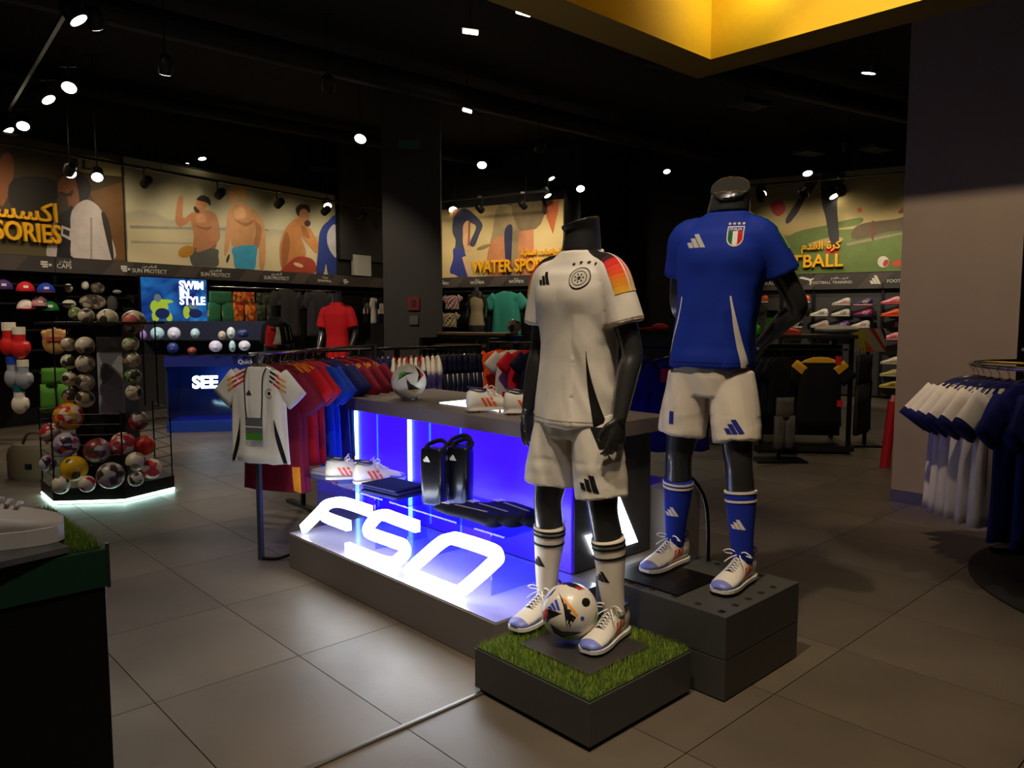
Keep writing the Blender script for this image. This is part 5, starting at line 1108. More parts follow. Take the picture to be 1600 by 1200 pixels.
# ------------------------------------------------------------------ left wall: caps, gloves, lightbox, shorts
def cap(loc, rz, label, m1, m2, s=1.0):
    t = thing('baseball_hat', label, 'hat', loc, rz); mb = MB(); n = 18
    mb.loft([[(.1*s*math.cos(R(ph))*math.cos(2*math.pi*j/n), .115*s*math.cos(R(ph))*math.sin(2*math.pi*j/n), .115*s*math.sin(R(ph))) for j in range(n)] for ph in (0, 15, 30, 45, 60, 75, 88)]); mb.obj('crown', m1, t, smooth=True)
    mb = MB(); P = [(.095*s*math.cos(R(a)), -.11*s*math.sin(R(a)) - .0) for a in range(10, 171, 10)]; Q = [(.09*s*math.cos(R(a)), -.05*s - .15*s*math.sin(R(a))) for a in range(170, 9, -10)]
    mb.prism(P + Q, -.002, .006); mb.obj('brim', m2, t); MB().box((0, -.112*s, .05*s), (.05*s, .008, .03*s)).obj('front_badge', LET, t); return t
PUR = C_('purple_cap', (70, 46, 110)); WCP = C_('white_cap', (220, 210, 200)); GCP = C_('green_cap', (24, 110, 50)); KCP = C_('rose_cap', (190, 130, 140))
for u, v, m1, m2, lb in ((6, 452, PUR, PUR, 'purple cap at the far left of the top cap row'), (40, 455, RDC, RDC, 'red cap in the top cap row'), (72, 457, BLC, RDC, 'blue cap with red brim in the top cap row'), (41, 483, WCP, RDC, 'white cap with red brim in the lower cap row'), (63, 478, KCP, KCP, 'rose cap behind the green cap'), (78, 485, GCP, GCP, 'green cap in the lower cap row')):
    p = at(u, v, 9.15 + u*.002); cap(p, R(35), lb, m1, m2)
def bglove(loc, rz, label, m, m2, s=1.0):
    t = thing('boxing_glove', label, 'boxing glove', loc, rz); mb = MB(); mb.sph((0, 0, -.11*s), (.075*s, .06*s, .10*s), 18, 12); mb.sph((.065*s, -.02*s, -.10*s), (.03*s, .035*s, .06*s), 12, 8); mb.tube([(0, 0, -.05*s), (0, 0, .03*s)], [.05*s, .05*s], 14); me = remesh(mb, .009, 3); me.materials.append(m); me.polygons.foreach_set('use_smooth', [True]*len(me.polygons)); link('mitt', me, t)
    MB().tube([(0, 0, .02*s), (0, 0, .09*s)], .053*s, 14).obj('cuff', m2, t); return t
RGL = mat('red_vinyl', (200, 36, 36), .35); SGL = mat('silver_vinyl', (150, 150, 160), .3); MIT = mat('mitt_leather', (176, 130, 72), .6, nz=(9, .25))
for u, v, m, m2, s_, lb in ((14, 520, RGL, CRM, 1.3, 'red boxing glove with pale cuff, left of the pair'), (30, 526, RGL, CRM, 1.2, 'red boxing glove, right of the pair'), (20, 572, SGL, BLC, 1.2, 'silver boxing glove, left of the pair'), (36, 576, SGL, CRM, 1.1, 'silver boxing glove, right of the pair'), (30, 615, CRM, TEA, 1.1, 'white and teal boxing glove in the lowest row')): bglove(at(u, v, 8.6), R(25), lb, m, m2, s_)
t = thing('baseball_mitt', 'tan leather baseball mitt on the accessories wall', 'baseball mitt', at(86, 535, 8.7), R(20)); mb = MB(); mb.sph((0, 0, 0), (.13, .05, .14), 18, 12)
for i, x in enumerate((-.1, -.05, 0, .05, .1)): mb.tube([(x*.8, 0, .02), (x*1.05, -.01, .12), (x*1.1, -.02, .17 - abs(x)*.4)], [.035, .034, .02], 10)
me = remesh(mb, .011, 2); me.materials.append(MIT); me.polygons.foreach_set('use_smooth', [True]*len(me.polygons)); link('mitt', me, t); MB().box((.0, -.056, .04), (.16, .01, .05)).obj('red_lining', mat('rust_leather', (150, 60, 36), .6), t)
g = garment('green_towel', pants_me(.32, .5, [C_('grass_towel', (74, 128, 40))], None, 2), 'towel', .8); p = at(86, 575, 8.6); g.location = p; g.rotation_euler = (0, 0, R(20)); g['label'] = 'grass green towel hanging beside the ball tubes'
# accessories wall unit carrying these
t = thing('peg_wall', 'black peg wall unit with caps and gloves', 'shelf unit'); t.matrix_basis = ML
MB().box((-.7, 1.0, -.3), (2.9, 2.0, .05)).obj('back_panel', BLK, t)
for z in (.75, 1.02, 1.28, 1.62, 1.86): MB().box((-.7, z, -.02), (2.9, .02, .55)).obj('shelf', BLK, t)
for x in (-2.1, -1.2, -.3, .62): MB().box((x, 1.0, .05), (.04, 2.0, .04)).obj('upright', BMT, t)
t = thing('goggle_unit', 'black glossy shelf with goggles next to the blue lightbox', 'shelf unit'); t.matrix_basis = ML; x0, x1 = lx(ML, 92)[0], lx(ML, 206)[0]
MB().box(((x0+x1)/2, 1.0, -.3), (x1-x0, 2.0, .05)).obj('back_panel', BLK, t); MB().box(((x0+x1)/2, 1.98, .05), (x1-x0-.04, .02, .3)).obj('top_bar', mat('glossy_black_bar', (30, 28, 26), .15, .6), t)
for z in (1.5, 1.72, 1.2, .9): MB().box(((x0+x1)/2, z, -.08), (x1-x0-.04, .02, .4)).obj('shelf', BLK, t)
for k, (u, v, w_, h_, m, lb) in enumerate(((107, 450, .10, .12, CRM, 'cream goggles pack at the left of the goggles shelf'), (133, 446, .09, .12, CRM, 'second goggles pack on the goggles shelf'), (152, 450, .2, .16, None, 'mottled goggles case on the goggles shelf'), (183, 456, .12, .06, SLV, 'silver goggles pack at the right of the shelf'), (145, 472, .38, .22, None, 'mottled grey backpack on the lower goggles shelf'), (108, 475, .18, .12, CRM, 'cream swim cap on the lower goggles shelf'), (175, 475, .16, .24, GRY, 'dark grey box at the right of the goggles shelf'))):
    M_ = ML @ Matrix.Translation(ML.inverted() @ onp(u, v, PL + NL*.12, NL)); m_ = m or patchy('mottled_pack', [(176,162,140), (96,84,70), (140,126,106), (60,52,44)], 14, .5)
    mb = MB(); mb.sph((0, 0, 0), (w_/2, h_/2, .06), 14, 10); o = mb.obj('goggles_pack' if k not in (4, 5, 6) else ('backpack', 'bathing_hat', 'storage_box')[k-4], m_, smooth=True); o.matrix_basis = M_; tag(o, lb, ('goggles', 'goggles', 'case', 'goggles', 'backpack', 'bathing hat', 'box')[k])
# lightbox
x0, x1 = lx(ML, 211, 470)[0], lx(ML, 316, 470)[0]
t = thing('lightbox', 'blue lit poster box reading SWIM IN STYLE', 'lightbox'); t.matrix_basis = ML
MB().box(((x0+x1)/2, 1.68, .10), (x1-x0, .74, .06)).obj('frame', BLK, t)
def glowmat(name, cols, scale, es):
    m = patchy(name, cols, scale, .5); nt = m.node_tree; b = nt.nodes['Principled BSDF']; src = b.inputs['Base Color'].links[0].from_socket; nt.links.new(src, b.inputs['Emission Color']); b.inputs['Emission Strength'].default_value = es; return m
def wavemat(name, c1, c2, es, sc=2.2):
    m = mat(name, c1, .5); nt = m.node_tree; N = nt.nodes; L = nt.links; b = N['Principled BSDF']; tc = N.new('ShaderNodeTexCoord'); t_ = N.new('ShaderNodeTexNoise'); t_.inputs['Scale'].default_value = sc; t_.inputs['Detail'].default_value = 6; t_.inputs['Distortion'].default_value = 1.2
    L.new(tc.outputs['Object'], t_.inputs[0]); cr = N.new('ShaderNodeValToRGB'); cr.color_ramp.elements[0].position = .35; cr.color_ramp.elements[1].position = .7; cr.color_ramp.elements[0].color = lin(c1) + (1,); cr.color_ramp.elements[1].color = lin(c2) + (1,)
    L.new(t_.outputs[0], cr.inputs[0]); L.new(cr.outputs[0], b.inputs['Base Color']); L.new(cr.outputs[0], b.inputs['Emission Color']); b.inputs['Emission Strength'].default_value = es; return m
MB().box(((x0+x1)/2, 1.68, .132), (x1-x0-.03, .70, .006)).obj('lit_print', wavemat('underwater_print', (10, 30, 110), (40, 130, 210), .55), t)
SWM = mat('lit_white', (255, 255, 255), .5, emit=(255, 255, 255), es=4)
for i, tx_ in enumerate(('SWIM', 'IN', 'STYLE')):
    me = text_mesh(tx_, .17, .004, .004, 'LEFT', mats=SWM); o = link('lit_word', me, t); o.location = (x0 + .56*(x1-x0), 1.88 - i*.12, .14)
mb = MB()
for cx_, cy_, mi_2, sx_, sy_ in ((.26, 1.60, 0, .15, .12), (.30, 1.50, 1, .12, .08), (.24, 1.73, 2, .06, .06), (.20, 1.46, 0, .06, .09), (.40, 1.44, 0, .05, .07), (.66, 1.52, 0, .06, .10), (.80, 1.50, 1, .12, .07), (.75, 1.62, 2, .08, .05), (.36, 1.68, 0, .12, .03)):
    xx = x0 + cx_*(x1-x0); mb.add([(xx + sx_*math.cos(R(a)), cy_ + sy_*math.sin(R(a)), .1365 + .0004*mi_2) for a in range(0, 360, 24)], [tuple(range(15))], mi_2)
tag(mb.obj('swimmers_print', [mat('print_lime', (170, 200, 60), .5, emit=(170, 200, 60), es=.45), mat('print_deepblue', (30, 40, 90), .5, emit=(30, 40, 90), es=.4), mat('print_greyblue', (110, 130, 140), .5, emit=(110, 130, 140), es=.35)], t), kind='stuff')
# shorts and jackets along the left wall
t = thing('wall_rail', 'chrome hanging rail under the sun protect boards', 'clothes rack'); t.matrix_basis = ML; xr0, xr1 = lx(ML, 320, 455)[0], 7.1
MB().tube([(xr0, 1.93, .16), (xr1, 1.93, .16)], .012, 8).obj('rail', CH, t, smooth=True)
for x in (xr0, (xr0+xr1)/2, xr1): MB().tube([(x, 1.93, .16), (x, 1.93, -.45)], .012, 6).obj('bracket', BMT, t)
MB().box(((xr0+xr1)/2, 1.0, -.42), (xr1-xr0, 2.0, .04)).obj('back_panel', BLK, t)
RZL = math.atan2(DL.y, DL.x)
def wallg(name, me, cat, u, lb, z=1.93, M=ML, out=.16, rz=RZL, hs=.85, grp=None):
    g = garment(name, me, cat, hs); x = lx(M, u, 470)[0]; g.location = (M @ Vector((x, 0, out))) + UP*(z - HOOKZ); g.rotation_euler = (0, 0, rz); g['label'] = lb
    if grp: g['group'] = grp
    return g
CAM = patchy('camo_print', [(70, 78, 56), (48, 54, 40), (92, 96, 72), (38, 40, 32)], 22, .7); FLO = patchy('floral_print', [(226, 96, 30), (196, 60, 24), (236, 150, 50), (120, 70, 30)], 22, .7)
wallg('green_shorts', pants_me(.5, .5, [GRC, C_('pale_lime', (176, 190, 110))], lambda k, i, j, r: 1 if (k == 'leg' and i == 1 and j < 11) else 0, 1), 'shorts', 335, 'green swim shorts with pale lime bands under the boards')
wallg('orange_shorts', pants_me(.5, .5, [FLO], None, 2), 'shorts', 371, 'orange floral swim shorts next to the green ones'); wallg('camo_shorts', pants_me(.46, .5, [CAM], None, 3), 'shorts', 405, 'camouflage swim shorts next to the orange ones')
wallg('grey_jacket', jersey_me(.60, .82, [GRY], None, 1, .06), 'jacket', 438, 'dark grey zip jacket, left of the two on the left wall', z=2.0, hs=1); wallg('grey_jacket', jersey_me(.60, .82, [C_('slate_cloth', (78, 74, 80))], None, 2, .06), 'jacket', 488, 'slate grey jacket, right of the two on the left wall', z=2.0, hs=1)
# swim counter with lit words, caps above
gp = atz(262, 672); gp2 = Vector((-3.2, 10.4, 0)); t = thing('swim_counter', 'glass fronted swim counter with lit words and blue plinth', 'counter', (-4.33, 9.55, 0), R(10))
MB().box((.75, .35, .07), (1.5, .7, .14)).obj('plinth', mat('blue_plinth', (24, 60, 150), .35), t, bevel=.004); MB().box((.75, .60, .52), (1.46, .03, .78)).obj('back_panel', mat('counter_steel', (70, 80, 100), .35, .3), t); MB().box((.75, .35, .93), (1.5, .7, .05)).obj('top', mat('counter_navy', (34, 40, 110), .35), t)
MB().box((.75, .02, .53), (1.46, .012, .76)).obj('glass_front', acrylic('counter_glass', (190, 215, 255), .06), t)
for x in (.02, 1.48): MB().box((x, .35, .52), (.03, .66, .78)).obj('end_panel', mat('counter_end', (40, 46, 70), .4), t)
for tx_, x in (('SEE', .32), ('WA', .75)): me = text_mesh(tx_, .21, .006, .008, 'LEFT', mats=mat('lit_blue_white', (255, 255, 255), .5, emit=(225, 240, 255), es=7)); o = link('lit_word', me, t); o.matrix_basis = Matrix.Translation((x, .0, .56)) @ Matrix.Rotation(R(90), 4, 'X')
me = text_mesh('Quick Dry', .075, .003, .001, 'LEFT', mats=LET); o = link('lettering', me, t); o.matrix_basis = Matrix.Translation((.88, -.024, .86)) @ Matrix.Rotation(R(90), 4, 'X')
MB().box((.75, -.012, .875), (1.5, .02, .09)).obj('front_lip', MATS['counter_navy'], t); MB().box((.75, .05, .895), (1.3, .03, .015)).obj('light_strip', mat('blue_white_led', (255, 255, 255), .4, emit=(120, 170, 255), es=8), t)
t = thing('cap_rack', 'dark rack with rows of swim caps above the swim counter', 'shelf unit', (-4.72, 9.75, .955), R(10))
MB().box((.8, .2, .22), (1.6, .03, .44)).obj('back_panel', mat('rack_navy', (20, 24, 48), .5), t); MB().box((.8, .05, .0075), (1.6, .3, .015)).obj('shelf', BLK, t); MB().box((.8, .05, .20), (1.6, .3, .015)).obj('shelf', BLK, t)

for k, (u, v, rx_, ry_, c, lb) in enumerate(((224, 524, 5, 8, (190, 150, 220), 'lilac swim cap at the left end of the cap rack'), (246, 521, 10.5, 10, (190, 230, 236), 'pale aqua swim cap, large and round'), (272, 521, 10, 10, (232, 228, 244), 'white swim cap beside the aqua one'), (305, 521, 7, 8, (200, 232, 236), 'pale swim cap with dark mark'), (361, 520, 6.5, 9, (220, 232, 230), 'white and green swim cap in the upper row'), (379, 522, 9, 8, (34, 46, 96), 'navy swim cap at the right of the upper row'), (270, 544, 9, 9, (44, 60, 130), 'dark blue swim cap in the lower row'), (337, 541, 10, 9, (236, 228, 250), 'bright white swim cap in the lower row'), (363, 541, 5, 9, (200, 232, 236), 'narrow pale swim cap in the lower row'), (382, 540, 9, 8, (236, 232, 246), 'white swim cap at the right of the lower row'), (300, 548, 7, 6, (150, 70, 50), 'brown swim cap in the lower row'), (347, 524, 6, 7, (200, 184, 160), 'beige swim cap in the upper row'))):
    p = at(u, v, 9.62); s_ = 9.62/1200; o = MB().sph((0, 0, 0), (rx_*s_, .05, ry_*s_), 18, 12).cyl((0, -.035, -ry_*s_*.2), (0, -.053, -ry_*s_*.2), rx_*s_*.35, n=12).obj('bathing_hat', mat('cap_%d_%d_%d' % c, c, .35), loc=p, smooth=True); o.rotation_euler = (0, 0, R(10)); tag(o, lb, 'bathing hat')
# distant mannequins in red and in striped jerseys
def bust(loc, rz, label, m, m2, s=1.0, mi=None, stripe=None):
    t = thing('mannequin_bust', label, 'mannequin', loc, rz); mb = MB()
    mb.loft([ell(*r) for r in ((.75,.165,.11),(.9,.16,.105),(1.05,.15,.10),(1.2,.175,.115),(1.33,.19,.115),(1.40,.165,.095),(1.45,.1,.075),(1.48,.08,.07))])
    for s_ in (-1, 1): limb(mb, [(s_*.1, 0, 1.39), (s_*.17, 0, 1.37), (s_*.21, 0, 1.27), (s_*.235, 0, 1.16)], [.05, .068, .07, .075], 16)
    me = remesh(mb, .012, 3); me.materials.append(m); me.polygons.foreach_set('use_smooth', [True]*len(me.polygons)); sh_ = link('jersey', me, t)
    mb = MB(); mb.loft([ell(1.44, .062, .06), ell(1.52, .058, .058), [(p[0], p[1], 1.60 + p[0]*.3) for p in ell(0, .06, .06)]])
    mb.obj('neck', PLAS, t, smooth=40)
    for s_ in (-1, 1):
        mb = MB(); limb(mb, [(s_*.23, 0, 1.2), (s_*.25, .03, 1.10), (s_*.24, -.06, .92), (s_*.23, -.1, .8)], [.046, .042, .032, .02], 12); mb.obj('arm', PLAS, t, smooth=True)
    MB().cyl((0, 0, .8), (0, 0, .02), .02, n=10).obj('pole', PLAS, t); MB().cyl((0, 0, .02), (0, 0, 0), .2, n=24).obj('foot', PLAS, t); bv = bvh_of(me)
    if stripe:
        mb = MB()
        for s_ in (-1, 1):
            for k in range(3):
                y0 = -.04 + k*.035; stick(mb, bv, ruled([(s_*(.08 + .025*i), y0, 2) for i in range(6)], [(s_*(.08 + .025*i), y0 + .016, 2) for i in range(6)], 2), Vector((0, 0, -1)), .003)
        mb.obj('shoulder_stripes', m2, sh_)
    t.scale = (s, s, s); return t, sh_, bv
p = at(527, 500, 11.2); bust((p.x, p.y, 0), R(-20), 'mannequin bust in a bright red jersey before the left wall', RDC, BLKC, 1.12, stripe=True)
p = at(432, 520, 8.9); tt, s2, bv = bust((p.x, p.y, 0), R(-42), 'mannequin bust in a black, red and white jersey', C_('black_jersey_cloth', (14, 13, 14)), OFF, .98)
mb = MB(); stick(mb, bv, quadgrid((-.08, -.6, 1.15), (.13, -.6, 1.12), (.12, -.6, 1.36), (-.02, -.6, 1.38)), Vector((0, 1, 0)), .003, 0); stick(mb, bv, quadgrid((.6, -.1, 1.16), (.6, .12, 1.16), (.6, .1, 1.36), (.6, -.08, 1.36)), Vector((-1, 0, 0)), .003, 1)
for k in range(3): stick(mb, bv, quadgrid((.6, -.055 + k*.045, 1.2), (.6, -.04 + k*.045, 1.2), (.6, -.04 + k*.045, 1.36), (.6, -.055 + k*.045, 1.36)), Vector((-1, 0, 0)), .005, 2)
tag(mb.obj('jersey_print', [RDC, OFF, BLKC], s2), kind='stuff')
# items on hooks between column and left wall, fire sign on column
t = thing('fire_sign', 'small red fire sign on the dark column', 'sign', (COLO.location.x + .05, COLO.location.y - .46, 1.65), R(4)); MB().box((0, 0, 0), (.17, .012, .2)).obj('plate', mat('sign_red', (120, 20, 24), .5), t); MB().box((0, -.008, .0), (.07, .004, .11)).obj('flame_symbol', mat('sign_red_dark', (60, 14, 16), .5), t)
o = MB().box((0, 0, 0), (.13, .02, .13)).box((0, -.012, 0), (.07, .006, .07)).obj('call_point', mat('grey_plastic', (92, 90, 88), .5), loc=(COLO.location.x + .05, COLO.location.y - .455, 1.40)); tag(o, 'small grey call point under the red fire sign', 'call point')
RZB = math.atan2(DB.y, DB.x)
for k, (u, m_, lb) in enumerate(((560, C_('black_jersey_cloth', (14, 13, 14)), 'black garment hanging left of the column'), (572, CRM, 'cream printed garment hanging left of the column'), (583, DNV, 'dark garment hanging against the column'))): wallg('dark_garment', jersey_me(.42, .5, [m_, CRM], lambda kk, i, j, r: 1 if (kk == 'body' and 4 < i < 8 and j % 3) else 0, k), 'shirt', u, lb, z=1.9, out=.2, rz=RZL + .5)
o = MB().box((0, 0, .2), (.5, .06, .4)).box((0, -.034, .2), (.2, .006, .3)).obj('white_panel_box', mat('white_panel', (196, 192, 180), .6), loc=(ML @ Vector((lx(ML, 562)[0], 0, .05))) + UP*2.26); o.rotation_euler = (0, 0, RZL); tag(o, 'white folded display box above the fascia by the column', 'box')
# ------------------------------------------------------------------ back wall garments and tiered wooden table
t = thing('wall_rail', 'black hanging rail along the back wall', 'clothes rack'); t.matrix_basis = MBk; MB().tube([(-.2, 1.95, .12), (2.95, 1.95, .12)], .012, 8).obj('rail', BMT, t); MB().box((1.4, 1.0, -.4), (3.1, 2.0, .04)).obj('back_panel', BLK, t)
for x in (-.1, 1.4, 2.9): MB().tube([(x, 1.95, .12), (x, 1.95, -.4)], .012, 6).obj('bracket', BMT, t)
MB().box((.3, 1.3, -.15), (.9, .02, .4)).obj('shelf', BLK, t)
for k, (u, m_, lb) in enumerate(((688, DNV, 'dark navy top nearest the column on the back wall'), (698, C_('black_jersey_cloth', (14, 13, 14)), 'black top beside the navy one on the back wall'), (762, TEA, 'teal top left on the back wall rail'), (772, C_('deep_teal_cloth', (14, 60, 76)), 'deep teal top in the middle of the back wall rail'), (783, DNV, 'navy top right on the back wall rail'))): wallg('hanging_top', jersey_me(.5, .75, [m_], None, k, .04), 'shirt', u, lb, z=1.95, M=MBk, out=.12, rz=RZB + .8)
wallg('turquoise_shirt', jersey_me(.66, .85, [TUR, C_('dark_turquoise', (34, 112, 94))], lambda kk, i, j, r: 1 if (kk == 'body' and 8 < j < 12) else 0, 3, .07), 'shirt', 806, 'turquoise long sleeve shirt facing out on the back wall', z=2.0, M=MBk, out=.35, rz=RZB)
for k, (u, v, m_, lb) in enumerate(((718, 466, PNK, 'small white and red swim top on the back wall'), (714, 488, GLD, 'small yellow and teal swim top on the back wall'))):
    g = wallg('swim_shirt', jersey_me(.34, .28, [m_, TEA, CRM], lambda kk, i, j, r: (1, 2, 0)[(i + j) % 3], k), 'swimwear', u, lb, z=1.95 - .35*k, M=MBk, out=.25, rz=RZB, hs=.7)
p = onp(745, 500, PB + NB*.55, NB); t = thing('swimsuit_form', 'beige swimsuit on a slim dark form at the back wall', 'mannequin', (p.x, p.y, 0), RZB); mb = MB(); mb.loft([ell(*r) for r in ((1.28,.17,.11),(1.4,.155,.10),(1.55,.125,.085),(1.68,.15,.10),(1.78,.15,.09),(1.84,.09,.07))]); me = remesh(mb, .012, 3); me.materials.append(BGC); me.polygons.foreach_set('use_smooth', [True]*len(me.polygons)); link('swimsuit', me, t)
mb = MB(); mb.loft([ell(*r) for r in ((1.1,.15,.10),(1.3,.165,.105),(1.5,.12,.08),(1.75,.145,.085),(1.9,.13,.06),(1.94,.05,.05),(2.02,.045,.045))]); 
mb.obj('form', PLAS, t, smooth=40)
for s_ in (-1, 1): mb = MB(); limb(mb, [(s_*.14, 0, 1.86), (s_*.2, .03, 1.65), (s_*.22, -.03, 1.42)], [.045, .038, .026], 12); mb.obj('arm', PLAS, t, smooth=True)
MB().cyl((0, 0, 1.12), (0, 0, .02), .02).obj('pole', PLAS, t); MB().cyl((0, 0, .02), (0, 0, 0), .2, n=24).obj('foot', PLAS, t)
WOOD = mat('pale_wood', (176, 138, 74), .5, nz=(6, .2)); w0 = at(745, 520, 9.6)
t = thing('tiered_table', 'dark tiered table with pale wooden boards behind the rails', 'display table', (w0.x, w0.y, 0), R(-28))
for k, (z, d_) in enumerate(((1.24, 0), (1.10, .14), (.95, .28), (.78, .42))): MB().box((0, -d_, z), (1.0, .34, .03)).obj('board', WOOD, t, bevel=.003); MB().box((0, -d_, z - .04), (.98, .32, .05)).obj('apron', BLK, t)
for x in (-.47, .47): MB().box((x, -.18, .6), (.05, .72, 1.2)).obj('end_frame', BLK, t)
q = at(803, 513, 9.2); ballat(803, 510, 11, 9.3, 'white', 'white and black ball on a blue stand by the tiered table', me=None); t = thing('blue_ball_stand', 'blue ball stand beside the tiered table', 'stand', (at(806, 523, 9.3).x, 9.3, 0)); MB().cyl((0, 0, .02), (0, 0, 1.16), .02).obj('post', BMT, t); MB().cyl((0, 0, 0), (0, 0, .02), .18, n=24).obj('foot', BMT, t); MB().loft([ell(1.16, .05, .05, n=20), ell(1.22, .1, .1, n=20), ell(1.225, .1, .1, n=20)]).obj('cup', mat('blue_vinyl', (20, 50, 170), .3), t, smooth=40)
# ------------------------------------------------------------------ boot wall
t = thing('boot_wall', 'dark grey boot wall panels with narrow shelves', 'shelf unit'); t.matrix_basis = MF
for a, b in zip(FW, FW[1:]): MB().box(((a+b)/2, .98, -.10), (b-a-.05, 1.9, .06)).obj('panel', mat('boot_panel', (66, 64, 64), .55), t)
for x in FW[1:4]: MB().box((x, .98, -.05), (.05, 1.92, .05)).obj('upright', BLK, t)
LED_ = mat
def wallshoe(u, v, c1, c2, c3, lb, sc=1.0):
    M_ = MF.inverted(); p = M_ @ onp(u, v, PF + NB*.12, NB); t = thing('football_boot', lb, 'shoe'); t.matrix_basis = MF @ Matrix.Translation((p.x, p.y - .05, .12)) @ Matrix.Rotation(R(-90), 4, 'X') @ Matrix.Rotation(R(-90), 4, 'Z')
    ma, mb_, mc = mat('shoe_%d_%d_%d' % c1, c1, .45), mat('shoe_%d_%d_%d' % c2, c2, .45), mat('shoe_%d_%d_%d' % c3, c3, .45)
    S = 1.12*sc; up = MB().loft([[Vector(q)*S for q in ring_xz(y, w_, a, b, 14, 2.4, tp)] for y, w_, a, b, tp in BSEC], lambda i, j: 1 if BSEC[i][0] > -.05 and 2 < j < 6 else 0); o = up.obj('upper', [ma, mb_], t, smooth=True)
    ol = [(w_ + .004, y) for y, w_, a, b, tp in BSEC]; ol = ol + [(-x, y) for x, y in reversed(ol)]; MB().prism([(x*S, y*S) for x, y in ol], .005, .024*S).obj('sole', mc, t)
    bv = bvh_of(o.data); sd = MB()
    for k in range(3):
        y0 = -.0 - k*.03
        for s_ in (-1, 1): stick(sd, bv, quadgrid(*[Vector(q)*S for q in ((s_*.1, y0, .03), (s_*.1, y0 - .014, .03), (s_*.1, y0 + .016, .08), (s_*.1, y0 + .03, .08))], 1, 3), Vector((-s_, 0, 0)), .002)
    tag(sd.obj('side_stripes', mb_, t), kind='stuff'); MB().box((0, 0, 0), (.14*S, .24*S, .008)).obj('shelf', BLK, t); return t
W_, CR, PK, MG, NV_, OG, YW, BK_ = (226,220,206), (204,194,170), (226,150,150), (170,30,90), (50,36,84), (236,96,40), (214,190,90), (20,20,22)
for u, v, a, b, c, lb in ((1321,473,(196,190,184),OG,CR,'pale grey boot in the top row of the boot wall'), (1355,473,NV_,W_,PK,'navy boot with white bars in the top row'), (1399,471,PK,(200,60,80),(214,80,90),'pink boot by the pillar in the top row'), (1286,490,W_,BK_,W_,'white boot at the left of the second row'), (1320,490,W_,BK_,CR,'white boot in the middle of the second row'), (1355,490,MG,W_,NV_,'magenta boot with white bars in the second row'), (1399,490,OG,(190,60,30),OG,'orange boot by the pillar in the second row'), (1287,508,(200,194,184),OG,CR,'pale grey boot at the left of the third row'), (1320,508,(90,40,120),W_,W_,'purple boot with white sole in the third row'), (1351,508,W_,MG,W_,'white and pink boot in the third row'), (1398,527,PK,(196,60,70),PK,'pink boot by the pillar in the fourth row'), (1398,565,W_,YW,CR,'cream boot by the pillar in the fifth row'), (1397,584,YW,W_,CR,'pale yellow boot by the pillar'), (1396,602,YW,BK_,YW,'yellow boot with dark stripe by the pillar'), (1193,469,OG,(240,150,40),W_,'orange boot left of the blue shirt arm'), (1258,469,OG,(240,150,40),W_,'orange boot right of the blue shirt arm'), (1246,508,BK_,W_,W_,'black boot with white curve near the arm')): wallshoe(u, v, a, b, c, lb)
for u, v, lb in ((1248, 488, 'red and white price card near the blue arm'), (1402, 507, 'red and white price card beside the pillar')):
    M_ = MF.inverted(); p = M_ @ onp(u, v, PF, NB); t = thing('price_card', lb, 'price card'); t.matrix_basis = MF @ Matrix.Translation((p.x, p.y, .0)); MB().box((0, 0, -.03), (.10, .11, .07)).obj('card', TAGR, t); MB().box((0, .02, .01), (.075, .03, .004)).box((0, -.025, .01), (.075, .03, .004)).obj('white_print', LET, t)
# things on the black rack
q = at(1309, 521, 8.3); o = MB().sph((0, 0, 0), (.24, .16, .05), 24, 12).obj('white_bag', mat('white_vinyl', (206, 198, 182), .5), loc=(q.x + .12, q.y, 1.31), smooth=True); tag(o, 'flat oval white bag on top of the black rack', 'bag'); o.location = (g0.x + .40, g0.y, 1.312)
q = at(1357, 531, 8.6); t = thing('campaign_board', 'colourful campaign board with red and yellow streaks', 'poster', (q.x, q.y, 0), R(-8)); MB().box((0, 0, 1.19), (.36, .03, .26)).obj('board', mat('board_cream', (190, 176, 140), .5), t); mb = MB()
for pts, mi_2 in (([(-.18, 1.32), (-.06, 1.32), (.06, 1.06), (-.08, 1.06)], 0), ([(-.05, 1.20), (.02, 1.12), (.08, 1.06), (-.02, 1.06)], 2), ([(.0, 1.32), (.05, 1.32), (.18, 1.10), (.18, 1.06), (.12, 1.06)], 1), ([(.12, 1.32), (.15, 1.32), (.18, 1.24), (.18, 1.18)], 3)): mb.add([(x, -.0155 - .0005*mi_2, z) for x, z in pts], [(0, 1, 2, 3)], mi_2)
mb.obj('streaks_print', [mat('streak_yellow', (206, 190, 70), .5), mat('streak_red', (196, 40, 36), .5), mat('streak_orange', (230, 110, 60), .5), mat('streak_black', (20, 20, 20), .5)], t); MB().box((0, .01, .53), (.04, .02, 1.06)).obj('leg', BMT, t); MB().box((0, 0, .01), (.3, .3, .02)).obj('foot', BMT, t)
bglove((g0.x - .55, g0.y - .1, 1.40), R(0), 'lime green goalkeeper glove on top of the black rack', LIM, LIM, 1.0); bglove((g0.x - .36, g0.y - .15, 1.42), R(30), 'second lime green glove on top of the black rack', LIM, C_('black_jersey_cloth', (14, 13, 14)), 1.1)
sneaker((g0.x - .12, g0.y + .1, 1.261), R(70), 'red orange training shoe standing on top of the black rack', [mat('shoe_flame', (226, 70, 30), .4), mat('shoe_flame', (226, 70, 30), .4), mat('streak_orange', (230, 110, 60), .5)], .95)
